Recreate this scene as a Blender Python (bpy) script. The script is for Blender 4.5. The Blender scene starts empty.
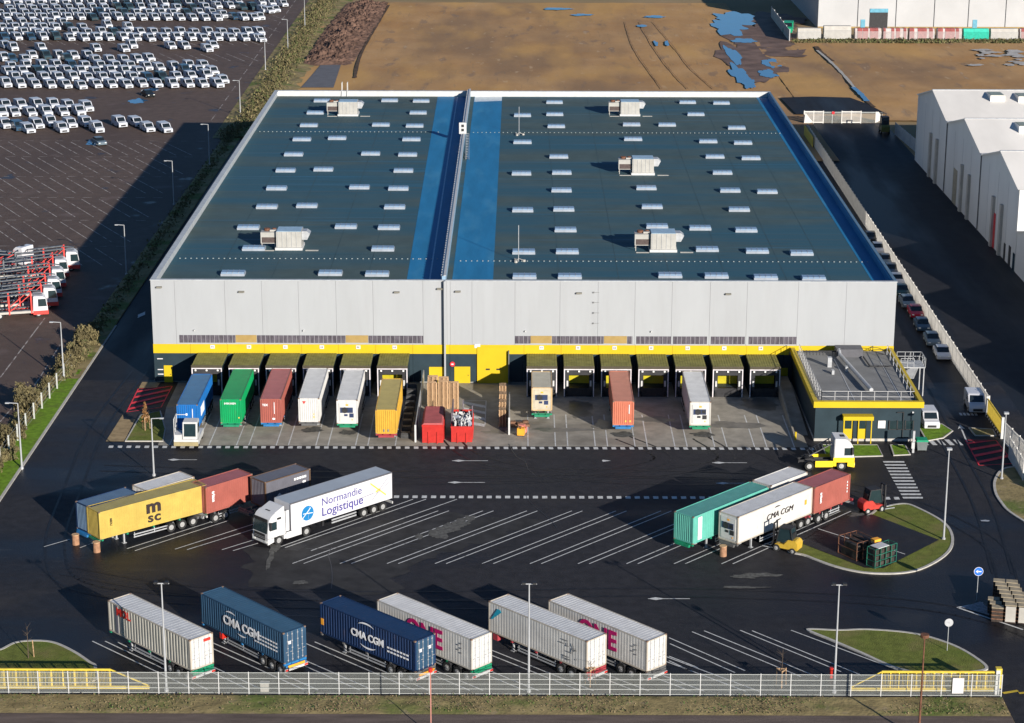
import bpy, bmesh, math, random
from mathutils import Vector, Matrix, Euler
random.seed(7)
R = math.radians
S = bpy.context.scene
COL = S.collection
# ---------------------------------------------------------------- camera, world, sun, exposure
CF, CPIT, CYAW, CROLL, CH = 2159.05, .28947, -.0031, .0020, 79.416
cd = bpy.data.cameras.new('camera'); cam = bpy.data.objects.new('camera', cd); COL.objects.link(cam)
cd.sensor_width = 36; cd.lens = CF/1024*36; cd.clip_start = 1; cd.clip_end = 6000
cam.matrix_world = Matrix.Translation((0, 0, CH)) @ Matrix.Rotation(-CYAW, 4, 'Z') @ Matrix.Rotation(math.pi/2-CPIT, 4, 'X') @ Matrix.Rotation(CROLL, 4, 'Z')
cam.rotation_mode = 'XYZ'
S.camera = cam
SUNV = Vector((1.77, -2.95, 1.0)).normalized()
EL = math.asin(SUNV.z)
AZ = math.atan2(SUNV.x, SUNV.y)
w = bpy.data.worlds.new('World'); S.world = w; w.use_nodes = True
nt = w.node_tree; bg = nt.nodes['Background']
sky = nt.nodes.new('ShaderNodeTexSky'); sky.sky_type = 'NISHITA'; sky.sun_disc = False
sky.sun_elevation = EL; sky.sun_rotation = AZ; sky.air_density = 1.0; sky.dust_density = 0; sky.ozone_density = 6.0
nt.links.new(sky.outputs[0], bg.inputs[0]); bg.inputs[1].default_value = .065
sl = bpy.data.lights.new('sun', 'SUN'); sl.energy = 5.0; sl.angle = R(.5); sl.color = (1, .93, .84)
so = bpy.data.objects.new('sun', sl); COL.objects.link(so); so.rotation_mode = 'QUATERNION'
so.rotation_quaternion = SUNV.to_track_quat('Z', 'Y'); so.location = (100, 0, 200)
S.view_settings.view_transform = 'Standard'; S.view_settings.look = 'None'; S.view_settings.gamma = 1
S.view_settings.exposure = 0.62; S.view_settings.use_curve_mapping = False

# ---------------------------------------------------------------- helpers
def at(px, py, z=0.0):
    """ground point (height z) seen at a pixel of the survey photograph"""
    a = px-512; b = py-361.5; cr, sr = math.cos(CROLL), math.sin(CROLL)
    a, b = a*cr+b*sr, -a*sr+b*cr
    x = a/CF; u = -b/CF
    d = (x, math.cos(CPIT)+u*math.sin(CPIT), -math.sin(CPIT)+u*math.cos(CPIT))
    cy, sy = math.cos(CYAW), math.sin(CYAW)
    d = (d[0]*cy+d[1]*sy, -d[0]*sy+d[1]*cy, d[2]); t = (z-CH)/d[2]
    return (d[0]*t, d[1]*t)

def tag(o, label=None, cat=None, group=None, kind=None):
    if label: o['label'] = label
    if cat: o['category'] = cat
    if group: o['group'] = group
    if kind: o['kind'] = kind
    return o
def thing(name, label, cat, loc=(0, 0, 0), rz=0, group=None):
    o = bpy.data.objects.new(name, None); o.empty_display_size = .5; COL.objects.link(o)
    o.location = loc; o.rotation_euler = (0, 0, rz)
    return tag(o, label, cat, group)
def copy_tree(o, parent=None):
    c = o.copy(); COL.objects.link(c); c.parent = parent
    for ch in list(o.children): copy_tree(ch, c)
    return c
KIDS = {}
class MB:
    def __init__(s): s.v = []; s.f = []; s.m = []
    def quadf(s, pts, m=0):
        i = len(s.v); s.v += [tuple(p) for p in pts]; s.f.append(tuple(range(i, i+len(pts)))); s.m.append(m); return s
    def box(s, x0, x1, y0, y1, z0, z1, m=0, M=None):
        i = len(s.v)
        p = [(x0, y0, z0), (x1, y0, z0), (x1, y1, z0), (x0, y1, z0), (x0, y0, z1), (x1, y0, z1), (x1, y1, z1), (x0, y1, z1)]
        if M is not None: p = [tuple(M @ Vector(q)) for q in p]
        s.v += p
        for f in ((0, 3, 2, 1), (4, 5, 6, 7), (0, 1, 5, 4), (1, 2, 6, 5), (2, 3, 7, 6), (3, 0, 4, 7)):
            s.f.append(tuple(i+k for k in f)); s.m.append(m)
        return s
    def bar(s, a, b, wd, hd=None, m=0):
        a = Vector(a); b = Vector(b); hd = wd if hd is None else hd; L = (b-a).length
        if L < 1e-6: return s
        M = Matrix.Translation(a) @ (b-a).to_track_quat('X', 'Z').to_matrix().to_4x4()
        return s.box(0, L, -wd/2, wd/2, -hd/2, hd/2, m, M)
    def cyl(s, a, b, r, n=10, m=0, r2=None, cap=True):
        a = Vector(a); b = Vector(b); r2 = r if r2 is None else r2
        q = (b-a).to_track_quat('Z', 'Y'); i = len(s.v)
        for k in range(n):
            t = 2*math.pi*k/n; s.v.append(tuple(a+q @ Vector((r*math.cos(t), r*math.sin(t), 0))))
        for k in range(n):
            t = 2*math.pi*k/n; s.v.append(tuple(b+q @ Vector((r2*math.cos(t), r2*math.sin(t), 0))))
        for k in range(n):
            j = (k+1) % n; s.f.append((i+k, i+j, i+n+j, i+n+k)); s.m.append(m)
        if cap:
            s.f.append(tuple(i+k for k in range(n-1, -1, -1))); s.m.append(m)
            s.f.append(tuple(i+n+k for k in range(n))); s.m.append(m)
        return s
    def prism(s, prof, y0, y1, m=0, axis='y'):
        """profile of (a,b) pairs, closed, extruded along an axis"""
        n = len(prof); i = len(s.v)
        def mk(p, t): return {'y': (p[0], t, p[1]), 'x': (t, p[0], p[1]), 'z': (p[0], p[1], t)}[axis]
        s.v += [mk(p, y0) for p in prof]+[mk(p, y1) for p in prof]
        for k in range(n):
            j = (k+1) % n; s.f.append((i+k, i+j, i+n+j, i+n+k)); s.m.append(m)
        s.f.append(tuple(i+k for k in range(n-1, -1, -1))); s.m.append(m)
        s.f.append(tuple(i+n+k for k in range(n))); s.m.append(m)
        return s
    def poly(s, pts, z, m=0):
        return s.quadf([(p[0], p[1], z) for p in pts], m)
    def build(s, name, mats, parent=None, smooth=False, bevel=0):
        me = bpy.data.meshes.new(name); me.from_pydata(s.v, [], s.f)
        if not isinstance(mats, (list, tuple)): mats = [mats]
        for q in mats: me.materials.append(q)
        me.polygons.foreach_set('material_index', s.m)
        bm = bmesh.new(); bm.from_mesh(me); bmesh.ops.recalc_face_normals(bm, faces=bm.faces)
        if bevel:
            bmesh.ops.bevel(bm, geom=bm.edges[:], offset=bevel, segments=2, affect='EDGES', clamp_overlap=True)
        bm.to_mesh(me); bm.free()
        if smooth: me.polygons.foreach_set('use_smooth', [True]*len(me.polygons))
        me.update()
        o = bpy.data.objects.new(name, me); COL.objects.link(o)
        if parent is not None: o.parent = parent
        return o
def struct(name, mb, mats): return tag(mb.build(name, mats), kind='structure')

# ---------------------------------------------------------------- materials
MATS = {}
def mat(name, col, rough=.6, var=.12, scale=1.5, metal=0, bump=0, bscale=20, col2=None, spec=None, world=False, stretch=None, det=4, lo=.35, hi=.65, coat=0):
    if name in MATS: return MATS[name]
    m = bpy.data.materials.new(name); m.use_nodes = True; n = m.node_tree; b = n.nodes['Principled BSDF']
    b.inputs['Roughness'].default_value = rough; b.inputs['Metallic'].default_value = metal
    spec = (.18 if world else .4) if spec is None else spec
    b.inputs['Specular IOR Level'].default_value = spec
    if coat: b.inputs['Coat Weight'].default_value = coat
    tc = n.nodes.new('ShaderNodeTexCoord'); src = tc.outputs['Object']
    if world:
        g = n.nodes.new('ShaderNodeNewGeometry'); src = g.outputs['Position']
    if stretch:
        mp = n.nodes.new('ShaderNodeMapping'); mp.inputs['Scale'].default_value = stretch
        n.links.new(src, mp.inputs[0]); src = mp.outputs[0]
    no = n.nodes.new('ShaderNodeTexNoise'); no.inputs['Scale'].default_value = scale; no.inputs['Detail'].default_value = det
    no.inputs['Roughness'].default_value = .6
    n.links.new(src, no.inputs['Vector'])
    cr = n.nodes.new('ShaderNodeValToRGB'); cr.color_ramp.elements[0].position = lo; cr.color_ramp.elements[1].position = hi
    c2 = col2 or tuple(min(1, c*(1+var)) for c in col); c1 = tuple(c*(1-var) for c in col) if not col2 else col
    cr.color_ramp.elements[0].color = (*c1, 1); cr.color_ramp.elements[1].color = (*c2, 1)
    n.links.new(no.outputs['Fac'], cr.inputs[0]); n.links.new(cr.outputs[0], b.inputs['Base Color'])
    if bump:
        n2 = n.nodes.new('ShaderNodeTexNoise'); n2.inputs['Scale'].default_value = bscale; n2.inputs['Detail'].default_value = 5
        n.links.new(src, n2.inputs['Vector'])
        bp = n.nodes.new('ShaderNodeBump'); bp.inputs['Strength'].default_value = bump; bp.inputs['Distance'].default_value = .1
        n.links.new(n2.outputs['Fac'], bp.inputs['Height']); n.links.new(bp.outputs[0], b.inputs['Normal'])
    MATS[name] = m; m['ramp'] = cr.name
    return m
def layer(m, col, scale, lo, hi, stretch=None, offset=(0, 0, 0), amount=1.0, rough=None, det=4, wave=None):
    """mix a second colour over a material where a world-space noise is high (stains, wet patches, grass tufts, painted roof sheen)"""
    n = m.node_tree; b = n.nodes['Principled BSDF']; base = b.inputs['Base Color'].links[0].from_socket
    g = n.nodes.new('ShaderNodeNewGeometry'); mp = n.nodes.new('ShaderNodeMapping'); mp.inputs['Scale'].default_value = stretch or (1, 1, 1)
    mp.inputs['Location'].default_value = offset; n.links.new(g.outputs['Position'], mp.inputs[0])
    no = n.nodes.new('ShaderNodeTexNoise'); no.inputs['Scale'].default_value = scale; no.inputs['Detail'].default_value = det
    n.links.new(mp.outputs[0], no.inputs['Vector'])
    mr = n.nodes.new('ShaderNodeMapRange'); mr.inputs['From Min'].default_value = lo; mr.inputs['From Max'].default_value = hi
    mr.inputs['To Max'].default_value = amount; n.links.new(no.outputs['Fac'], mr.inputs['Value'])
    mx = n.nodes.new('ShaderNodeMix'); mx.data_type = 'RGBA'
    n.links.new(mr.outputs[0], mx.inputs[0]); n.links.new(base, mx.inputs[6]); mx.inputs[7].default_value = (*col, 1)
    n.links.new(mx.outputs[2], b.inputs['Base Color'])
    if rough is not None:
        m2 = n.nodes.new('ShaderNodeMapRange'); m2.inputs['From Min'].default_value = 0; m2.inputs['From Max'].default_value = 1
        m2.inputs['To Min'].default_value = b.inputs['Roughness'].default_value; m2.inputs['To Max'].default_value = rough
        n.links.new(mr.outputs[0], m2.inputs['Value']); n.links.new(m2.outputs[0], b.inputs['Roughness'])
    return m

asphalt = mat('asphalt', (.026, .0255, .029), .75, .22, .9, world=True, bump=.3, bscale=6, det=8)
layer(asphalt, (.012, .012, .015), .035, .42, .62, stretch=(.7, 2.2, 1), offset=(40, 3, 0), rough=.42)
layer(asphalt, (.05, .045, .04), .09, .60, .78, offset=(3, 8, 0), amount=.6)
layer(asphalt, (.035, .034, .036), .5, .62, .72, offset=(11, 2, 0), amount=.5, stretch=(.5, 2, 1))
lot_asphalt = mat('old_asphalt', (.108, .077, .062), .75, .15, .6, world=True, bump=.3, bscale=5, det=8)
layer(lot_asphalt, (.088, .063, .052), .05, .45, .65, stretch=(1, .4, 1))
layer(lot_asphalt, (.16, .12, .11), .18, .6, .75, amount=.6)
layer(lot_asphalt, (.03, .024, .026), .35, .64, .7, amount=.8, stretch=(.6, .4, 1), rough=.35)
road_tar = mat('road_tar', (.016, .016, .019), .7, .25, .4, world=True, det=7)
layer(road_tar, (.009, .01, .012), .06, .45, .6, stretch=(2, .3, 1), rough=.5)
south_road = mat('south_road', (.13, .1, .085), .8, .25, .8, world=True, bump=.3, stretch=(.25, 1.5, 1), det=7)
concrete = mat('concrete', (.29, .265, .22), .7, .18, .6, world=True, bump=.15, bscale=3, det=7)
layer(concrete, (.12, .105, .085), .12, .52, .7, stretch=(.5, 1.2, 1), amount=.85, rough=.4)
layer(concrete, (.26, .25, .22), .8, .68, .78, amount=.5)
earth = mat('earth', (.38, .21, .085), .95, .2, .05, world=True, bump=.6, bscale=.8, det=9, col2=(.46, .28, .13))
layer(earth, (.24, .15, .085), .035, .45, .6, stretch=(1, .35, 1), amount=.8)
layer(earth, (.25, .17, .1), .6, .62, .7, stretch=(2.2, .15, 1), amount=.5)
layer(earth, (.2, .14, .1), .25, .6, .68, stretch=(1, .3, 1), amount=.6)
layer(earth, (.5, .36, .22), .5, .64, .72, stretch=(1, .3, 1), amount=.5)
layer(earth, (.5, .29, .1), .05, .5, .62, offset=(120, 4, 0), stretch=(1, .3, 1), amount=.7)
far_land = mat('far_land', (.25, .18, .09), .95, .2, .03, world=True, bump=.5, bscale=.5, det=8, col2=(.32, .23, .13))
soil = mat('soil', (.15, .09, .065), .95, .35, .4, world=True, bump=1, bscale=2.5, det=9)
rough_grass = mat('rough_grass', (.24, .19, .09), .95, .3, .5, world=True, bump=.7, bscale=3, det=9)
layer(rough_grass, (.1, .14, .03), .12, .5, .62, stretch=(1, 1.5, 1), amount=.85)
layer(rough_grass, (.3, .23, .15), .9, .6, .7, amount=.5)
lawn = mat('lawn', (.13, .15, .03), .95, .2, 1.2, world=True, bump=.6, bscale=8, det=8)
layer(lawn, (.19, .16, .06), .35, .5, .68, amount=.7)
layer(lawn, (.1, .15, .02), .22, .5, .7, offset=(4, 9, 0), amount=.6)
lawn_green = mat('lawn_green', (.13, .23, .018), .95, .25, 1.5, world=True, bump=.6, bscale=8, det=8)
layer(lawn_green, (.11, .12, .03), .5, .55, .7, amount=.6)
kerb_m = mat('kerb', (.42, .4, .36), .8, .12, 2, world=True)
paint = mat('road_paint', (.55, .55, .53), .7, .15, 3, world=True, det=8)
layer(paint, (.12, .12, .12), 2.2, .58, .72, amount=.6)
faint_paint = mat('worn_paint', (.4, .37, .34), .8, .2, 2, world=True)
layer(faint_paint, (.15, .11, .1), .7, .45, .6)
red_paint = mat('red_paint', (.75, .05, .07), .7, .15, 2, world=True)
puddle_m = mat('puddle', (.015, .1, .22), .07, .1, .3, world=True, spec=.9)  # blue of the reflected sky is put into the water's base colour
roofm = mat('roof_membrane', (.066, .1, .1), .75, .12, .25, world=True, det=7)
layer(roofm, (.03, .095, .135), .03, .42, .58, stretch=(.6, 3, 1), amount=.9, rough=.4)  # blue streaks paint the sky's sheen into the membrane colour
layer(roofm, (.03, .12, .19), .2, .6, .72, stretch=(.12, 3, 1), amount=.6, rough=.4)  # thinner streaks of the same painted sheen
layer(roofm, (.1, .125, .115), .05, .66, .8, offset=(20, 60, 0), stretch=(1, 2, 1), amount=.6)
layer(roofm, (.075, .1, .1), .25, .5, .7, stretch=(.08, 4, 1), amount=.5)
skytint_m = mat('sky_tinted_membrane', (.02, .17, .34), .6, .1, .35, world=True, stretch=(2, .3, 1), det=6)  # sky reflection on the roof strips, painted as a blue base colour
layer(skytint_m, (.06, .24, .4), .3, .55, .7, stretch=(1, .3, 1), amount=.6)
clad = mat('grey_cladding', (.34, .352, .362), .55, .03, .3, world=True, stretch=(1, 1, .3))
layer(clad, (.3, .305, .31), .9, .5, .8, stretch=(1.6, 1, .15), amount=.4)
clad_dark = mat('seam', (.16, .16, .16), .8)
slate = mat('slate_cladding', (.022, .038, .048), .5, .12, .6, world=True)
yellow = mat('yellow_cladding', (.53, .38, .016), .45, .04, .5, world=True)
olive = mat('olive_canopy', (.2, .19, .06), .7, .2, 1.2, world=True, stretch=(1, 1, 1))
white = mat('white_paint', (.5, .5, .49), .5, .06, 1.2)
whiteroof = mat('white_roof', (.7, .67, .62), .7, .08, .12, world=True, stretch=(1, .3, 1))
layer(whiteroof, (.6, .57, .53), .08, .6, .8, stretch=(.3, 2, 1), amount=.5)
offwhite = mat('off_white', (.4, .38, .34), .6, .12, .6)
steel = mat('galvanised_steel', (.42, .43, .44), .45, .12, 2, metal=.3)
fencewhite = mat('fence_white', (.6, .58, .54), .6, .08, 1, world=True)
wirem = mat('fence_wire', (.42, .44, .42), .6, .05, 1)
dark = mat('dark_plastic', (.02, .02, .022), .6, .3, 3)
rubber = mat('rubber', (.018, .018, .018), .85, .2, 3)
rim = mat('wheel_rim', (.45, .45, .44), .4, .1, 3, metal=.4)
glass = mat('dark_glass', (.015, .03, .035), .12, .1, 3, spec=.8)
lens_g = mat('lamp_glass', (.8, .8, .75), .2)
redlens = mat('red_lens', (.55, .03, .02), .3)
orangem = mat('orange_board', (.8, .35, .03), .5)
tanm = mat('tan_panel', (.32, .22, .08), .6, .08, 1, world=True)
louvre = mat('louvre_grey', (.085, .075, .09), .5, .35, .9, world=True, stretch=(4, 1, 1))
wood = mat('pallet_wood', (.42, .27, .15), .85, .35, 3, det=6)
wood_dark = mat('old_wood', (.16, .08, .045), .85, .4, 2.5, det=6)
redskip = mat('skip_red', (.42, .02, .015), .5, .12, 1.5)
tarpred = mat('skip_cover', (.4, .09, .09), .8, .15, 1)
green_plastic = mat('green_plastic', (.01, .26, .13), .5, .15, 2)
tealcrate = mat('green_steel', (.015, .12, .08), .6, .25, 2)
rust = mat('rust', (.13, .055, .03), .8, .4, 2.5)
signblue = mat('sign_blue', (.02, .14, .6), .4); signred = mat('sign_red', (.6, .03, .04), .4)
white_sign = mat('sign_white', (.6, .58, .58), .4)
leafA = mat('leaf_olive', (.12, .1, .045), .9, .5, .8); leafB = mat('leaf_green', (.08, .09, .03), .9, .5, .8); leafC = mat('leaf_brown', (.14, .115, .055), .9, .4, .8)
barkm = mat('bark', (.09, .065, .045), .9, .3, 3)
shade_paint = mat('shed_cladding', (.62, .62, .6), .6, .06, .15, world=True, stretch=(1, 1, .2))
conifer = mat('autumn_foliage', (.2, .1, .035), .9, .4, 3)

# ---------------------------------------------------------------- the setting
def catmull(pts, n=6, closed=True):
    out = []; N = len(pts)
    for i in range(N if closed else N-1):
        p = [Vector(pts[(i+k-1) % N] if closed else pts[max(0, min(N-1, i+k-1))]) for k in range(4)]
        for j in range(n):
            t = j/n
            out.append(tuple(.5*((2*p[1])+(-p[0]+p[2])*t+(2*p[0]-5*p[1]+4*p[2]-p[3])*t*t+(-p[0]+3*p[1]-3*p[2]+p[3])*t**3)))
    return out
from mathutils import noise as mn
def nz(x, y, s): return mn.noise(Vector((x*s, y*s, 3.1)))
def blob(c, rx, ry, n=22, s=0):
    out = []
    for k in range(n*2):
        t = math.pi*k/n; q = max(.4, 1+.6*nz(math.cos(t)*1.6+s*3.7, math.sin(t)*1.6, 1.1)+.2*nz(math.cos(t)*4+s, math.sin(t)*4, 1.3)); out.append((c[0]+rx*math.cos(t)*q, c[1]+ry*math.sin(t)*q))
    return out
def rect(x0, x1, y0, y1): return [(x0, y0), (x1, y0), (x1, y1), (x0, y1)]
struct('ground', MB().poly(rect(-2500, 2500, -1500, 4500), 0), far_land)
def sheet(name, pts, z, m): return struct(name, MB().poly(pts, z), m)
Z1, Z2, Z3, Z4, Z5 = .012, .024, .036, .048, .06
# dirt field behind the warehouse, built as an uneven surface
def bumpy(name, x0, x1, y0, y1, nx, ny, zf, m, edge=None):
    mb = MB()
    for j in range(ny+1):
        for i in range(nx+1):
            x = x0+(x1-x0)*i/nx; y = y0+(y1-y0)*j/ny
            if edge: x = edge(x, y)
            mb.v.append((x, y, zf(x, y)))
    for j in range(ny):
        for i in range(nx):
            a = j*(nx+1)+i; mb.f.append((a, a+1, a+nx+2, a+nx+1)); mb.m.append(0)
    return tag(mb.build(name, m, smooth=True), kind='structure')
bumpy('dirt_field', -54, 60, 398, 632, 90, 120, lambda x, y: .05+.10*(nz(x*3, y*.6, .12)+1)+.05*(nz(x, y, .9)+.6), earth)
bumpy('dirt_field', 60, 170, 440, 556, 90, 60, lambda x, y: .05+.2*(nz(x, y, .1)+1)+.09*(nz(x, y, .6)+.6), earth)
# yard and lanes
sheet('yard_asphalt', [(-54.6, 167.3), (60, 167.3), (60, 258), (-54.9, 258)], Z1, asphalt)
sheet('west_lane', rect(-54.9, -45.6, 258, 480), Z1, road_tar)
sheet('service_lane', rect(45.8, 75, 258.002, 438.5), Z1, road_tar)
sheet('service_lane', rect(60.002, 75, 160, 258), Z1, road_tar)
sheet('lane_end', [at(*p, .45) for p in ((796, 114), (885, 113), (868, 104), (850, 97.5), (812, 96.5), (780, 97.5))], .45, road_tar)
sheet('entry_road', [(41.1, 140), (75, 140), (75, 167.298), (41.1, 167.298)], Z1, asphalt)
sheet('car_park', [(-330, 150), (-58.2, 190), (-58.2, 440), (-60.8, 560), (-62, 640), (-64, 900), (-330, 900)], Z1, lot_asphalt)
sheet('concrete_pad', [(-48.8, 480), (-41.5, 480), (-42.5, 513), (-47.3, 513)], .26, mat('pad', (.13, .13, .14), .8, .1, .5, world=True))
sheet('south_road', rect(-120, 41.05, 130, 164.3), Z1, south_road)
bumpy('south_verge', -60, 41.0, 163.7, 167.25, 200, 8, lambda x, y: .03+.09*(nz(x, y, 1.3)+.8)*min(1, (y-163.7))*min(1, (167.3-y)*2), rough_grass)
bumpy('west_verge', -58.3, -54.9, 258, 420, 10, 200, lambda x, y: .05+.15*(nz(x, y, .8)+.9), rough_grass)
bumpy('rough_strip', -60.5, -47.5, 420, 640, 24, 120, lambda x, y: .05+.5*(nz(x, y, .35)+.8)*max(0, 1-abs((x+54)/6.5)), rough_grass,
      edge=lambda x, y: x-(y-420)*.006)
# earth mound strip with clods
def mound_z(x, y):
    u = max(0, 1-abs(x+45.2-(y-570)*.03)/7.0)
    return .1+2.0*u**.6*(.55+.45*nz(x, y, .25)+.35*nz(x, y, .8)+.5*nz(x, y, 1.5)+.3*nz(x, y, 3.1))*min(1, (y-512)/6)*min(1, max(0, 632-y)/6)
bumpy('soil_mound', -51.5, -38, 512, 632, 50, 260, mound_z, soil)
# grass islands
def island(name, pts, gm=lawn, zk=.13, km=kerb_m, kw=.28, smooth=True):
    P = catmull(pts, 6) if smooth else pts
    c = Vector((sum(p[0] for p in P)/len(P), sum(p[1] for p in P)/len(P)))
    area = sum(P[i][0]*P[(i+1) % len(P)][1]-P[(i+1) % len(P)][0]*P[i][1] for i in range(len(P)))
    sg = 1 if area > 0 else -1; N = len(P); inner = []
    for i in range(N):
        t = (Vector(P[(i+1) % N])-Vector(P[i-1])).normalized(); inner.append((P[i][0]-t.y*kw*sg, P[i][1]+t.x*kw*sg))
    k = MB()
    for i in range(N):
        j = (i+1) % N
        k.quadf([(*P[i], 0), (*P[j], 0), (*P[j], zk), (*P[i], zk)]); k.quadf([(*P[i], zk), (*P[j], zk), (*inner[j], zk), (*inner[i], zk)])
        k.quadf([(*inner[i], zk), (*inner[j], zk), (*inner[j], zk-.08), (*inner[i], zk-.08)])
    struct('kerb', k, km); struct(name, MB().poly(inner, zk-.03), gm)
I = lambda l, z=0: [at(*p, z) for p in l]
# crescent island: outer kerb arc minus inner parking pad
island('grass_island', I([(790, 548), (806, 557), (840, 569), (875, 574.5), (915, 572), (945, 557), (954, 541), (946, 524), (920, 509), (903, 504), (878, 509), (863, 518)]))
struct('parking_pad', MB().poly(I([(800, 544), (865, 573-4), (883, 569.5), (939, 541), (872, 515.5), (862, 517), (840, 520)]), .135), asphalt)
island('grass_island', I([(806, 630), (838, 630.5), (870, 629.8), (915, 634), (950, 644), (975, 657), (988, 670), (960, 674), (920, 674), (892, 668), (858, 653), (830, 641)]))
island('grass_island', [(-47.5, 173.5), (-47, 176)]+I([(0, 650), (15, 643), (35, 641), (55, 643), (75, 652), (90, 662), (97, 668)])+[(-37, 169.5), (-47, 169)])
island('east_verge', I([(1003, 469), (994, 480), (994, 492), (1000, 503), (1012, 515)])+[(54, 205), (58, 200), (58, 226.5), (56, 226.3)], gm=rough_grass)
# strip of lawn along the west fence
mb = MB().box(-55.0, -54.7, 160, 283, 0, .14); struct('kerb', mb, kerb_m)
struct('lawn_strip', MB().poly([(-55.0, 160), (-55.0, 283), (-57.0, 283), (-57.6, 230), (-58.6, 160)], .13), lawn_green)
struct('lawn_strip', MB().poly([(-56.6, 283), (-57.6, 230), (-58.3, 160), (-66, 160), (-60.6, 230), (-58.3, 258), (-58, 283)], .1), rough_grass)
# front-left corner: small lawn, tan slab, planting by the annex
island('lawn_corner', [(-45.0, 234.0), (-40.6, 234.0), (-41.0, 238.5), (-42.7, 245.3), (-44.9, 243.6)], lawn, smooth=False, kw=.16)
struct('paved_strip', MB().poly([(-47.2, 234), (-45.1, 234), (-45.2, 242), (-46.6, 242.2), (-47.0, 244)], .05).poly([(-46.9, 254.5), (-44.7, 254.8), (-44.6, 257.1), (-46.9, 257.1)], .05), mat('paving', (.3, .22, .12), .9, .2, 1, world=True))
island('lawn_annex', [(34.6, 229.0), (41.0, 229.6), (41.0, 233.5), (34.6, 233.5)], lawn_green, smooth=False, kw=.16)
island('lawn_annex', [(42.2, 229.8), (44.2, 230.1), (44.2, 233.5), (42.4, 233.5)], lawn_green, smooth=False, kw=.16)
island('lawn_annex', [(46.8, 234.9), (49.0, 236.0), (50.6, 238.6), (49.8, 241.2), (46.8, 241.0)], lawn_green, smooth=False, kw=.16)
island('lawn_gate', [(52.8, 236.9), (55.3, 236.9), (55.4, 239.3), (52.6, 239.8)], rough_grass, smooth=False, kw=.16)
# apron
AP0, AP1 = 232.75, 257.3
struct('concrete_apron', MB().poly([(-41.0, AP0), (33.0, AP0), (32.6, AP1), (-42.4, AP1), (-42.3, 247)], Z2), concrete)
# painted markings
pm = MB()
def line(a, b, wd=.14, mb=pm, z=Z3):
    a = Vector(a); b = Vector(b); t = (b-a).normalized(); n = Vector((-t.y, t.x))*wd/2
    mb.poly([a+n, b+n, b-n, a-n][::-1], z)
x = -46.5
while x < 33.4:
    pm.poly([(x, 231.75), (x+.52, 231.75), (x+.47, 232.55), (x-.05, 232.55)], Z3); x += 1.02
x = -32.9
while x < 40.8:
    if not (33.6 < x < 36.2): pm.poly([(x, 215.62), (x+.55, 215.62), (x+.55, 216.4), (x, 216.4)], Z3)
    x += .985
# bay lines of the dock
for cx in [-37.95+4.52*k for k in range(6)]+[2.9+4.53*k for k in range(7)]:
    for s in (-1.78, 1.35): line((cx+s, 232.8), (cx+s, 244.5), .13)
# upper angled parking
nx_ = [-22.08, -17.42, -12.82, -8.12, -3.51, 1.19, 5.9, 10.65, 15.31, 19.97]
for k, x in enumerate(nx_):
    for s, l in ((0, 20.2), (1.1, 20.2)):
        if k == 0 and s == 0: l = 20.2
        d = (math.cos(R(47.1))*l, math.sin(R(47.1))*l); line((x+s, 197.0+k*.03), (x+s+d[0], 197.0+k*.03+d[1]), .13)
for q in (((311, 551), (457, 499.5)), ((285, 548), (426, 499.5)), ((272, 550), (413, 499.5)), ((44, 547), (70, 539.5)), ((80, 548), (107, 538)), ((127, 549), (224, 518)), ((135, 551), (228, 521)), ((175, 549.5), (253, 524.5)), ((187, 550), (255, 529)), ((222, 550), (256, 539.5)), ((233, 551), (258, 543.5))):
    line(at(*q[0]), at(*q[1]), .13)
for q in (((862, 544), (818, 530)), ((905, 555.5), (885, 549))): line(at(*q[0]), at(*q[1]), .12, z=.15)
# lower angled parking
for x in [-37.0, -32.3, -27.6, -22.9, -18.2, -13.5, -8.8, -4.1, .6, 5.3, 10.0]:
    for s in (0, -1.15): line((x+s, 178.3), (x+s+10.6, 168.3), .13)
line((-35.85, 178.1), (-29, 171.5), .13)
for q in (((692, 632), (801, 677)), ((704, 631), (818, 677.5)), ((740, 630.5), (841, 672)), ((752, 631), (860, 675)), ((791, 630.5), (898, 670.5)), ((669, 638), (745, 671)), ((670, 644), (735, 673)), ((669, 656.5), (698, 668)), ((669, 661), (690, 671))): line(at(*q[0]), at(*q[1]), .13)
def arrow(px0, px1, py, head_left=True, z=Z3, two=False):
    a = Vector(at(px0, py)); b = Vector(at(px1, py)); L = (b-a).length
    line(a, b, .14, z=z)
    h = a+(b-a)*.18; t = (b-a).normalized(); n = Vector((-t.y, t.x))
    pm.poly([a, h+n*.35, h+t*.9, h-n*.35], z+.004)
arrow(452, 488, 461); arrow(448, 485, 482.7); arrow(712, 747, 463); arrow(716, 752, 483.5); arrow(648, 690, 599); arrow(168, 197, 460)
arrow(602, 607, 461)
# arrow in the east lane, pedestrian crossings
a0 = Vector(at(968, 445)); a1 = Vector(at(961, 428)); line(a0, a1, .18)
t = (a1-a0).normalized(); n = Vector((-t.y, t.x)); pm.poly([a1+t*1.2, a1-n*.45-t*.6, a1, a1+n*.45-t*.6], Z4)
a0 = Vector(at(138, 318)); a1 = Vector(at(145, 312)); line(a0, a1, .2); pm.poly([a0, a0+(a1-a0)*.5+Vector((.5, 0)), a1, a0+(a1-a0)*.5-Vector((.5, 0))], Z4)
for k in range(12):
    y = 228.0-k*1.05; pm.poly([(40.75+.02*k, y-.5), (43.05, y-.5), (43.1, y), (40.7+.02*k, y)], Z3)
for k in range(5): pm.poly([(46.35+k*.98, 233.6), (46.9+k*.98, 233.6), (46.6+k*.98, 235.6), (46.05+k*.98, 235.6)], Z3)
for k in range(5): x = 52.6+k*.45; pm.poly([(x, 244.6), (x+.3, 244.6), (x+.3, 245.6), (x, 245.6)], Z3)
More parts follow.
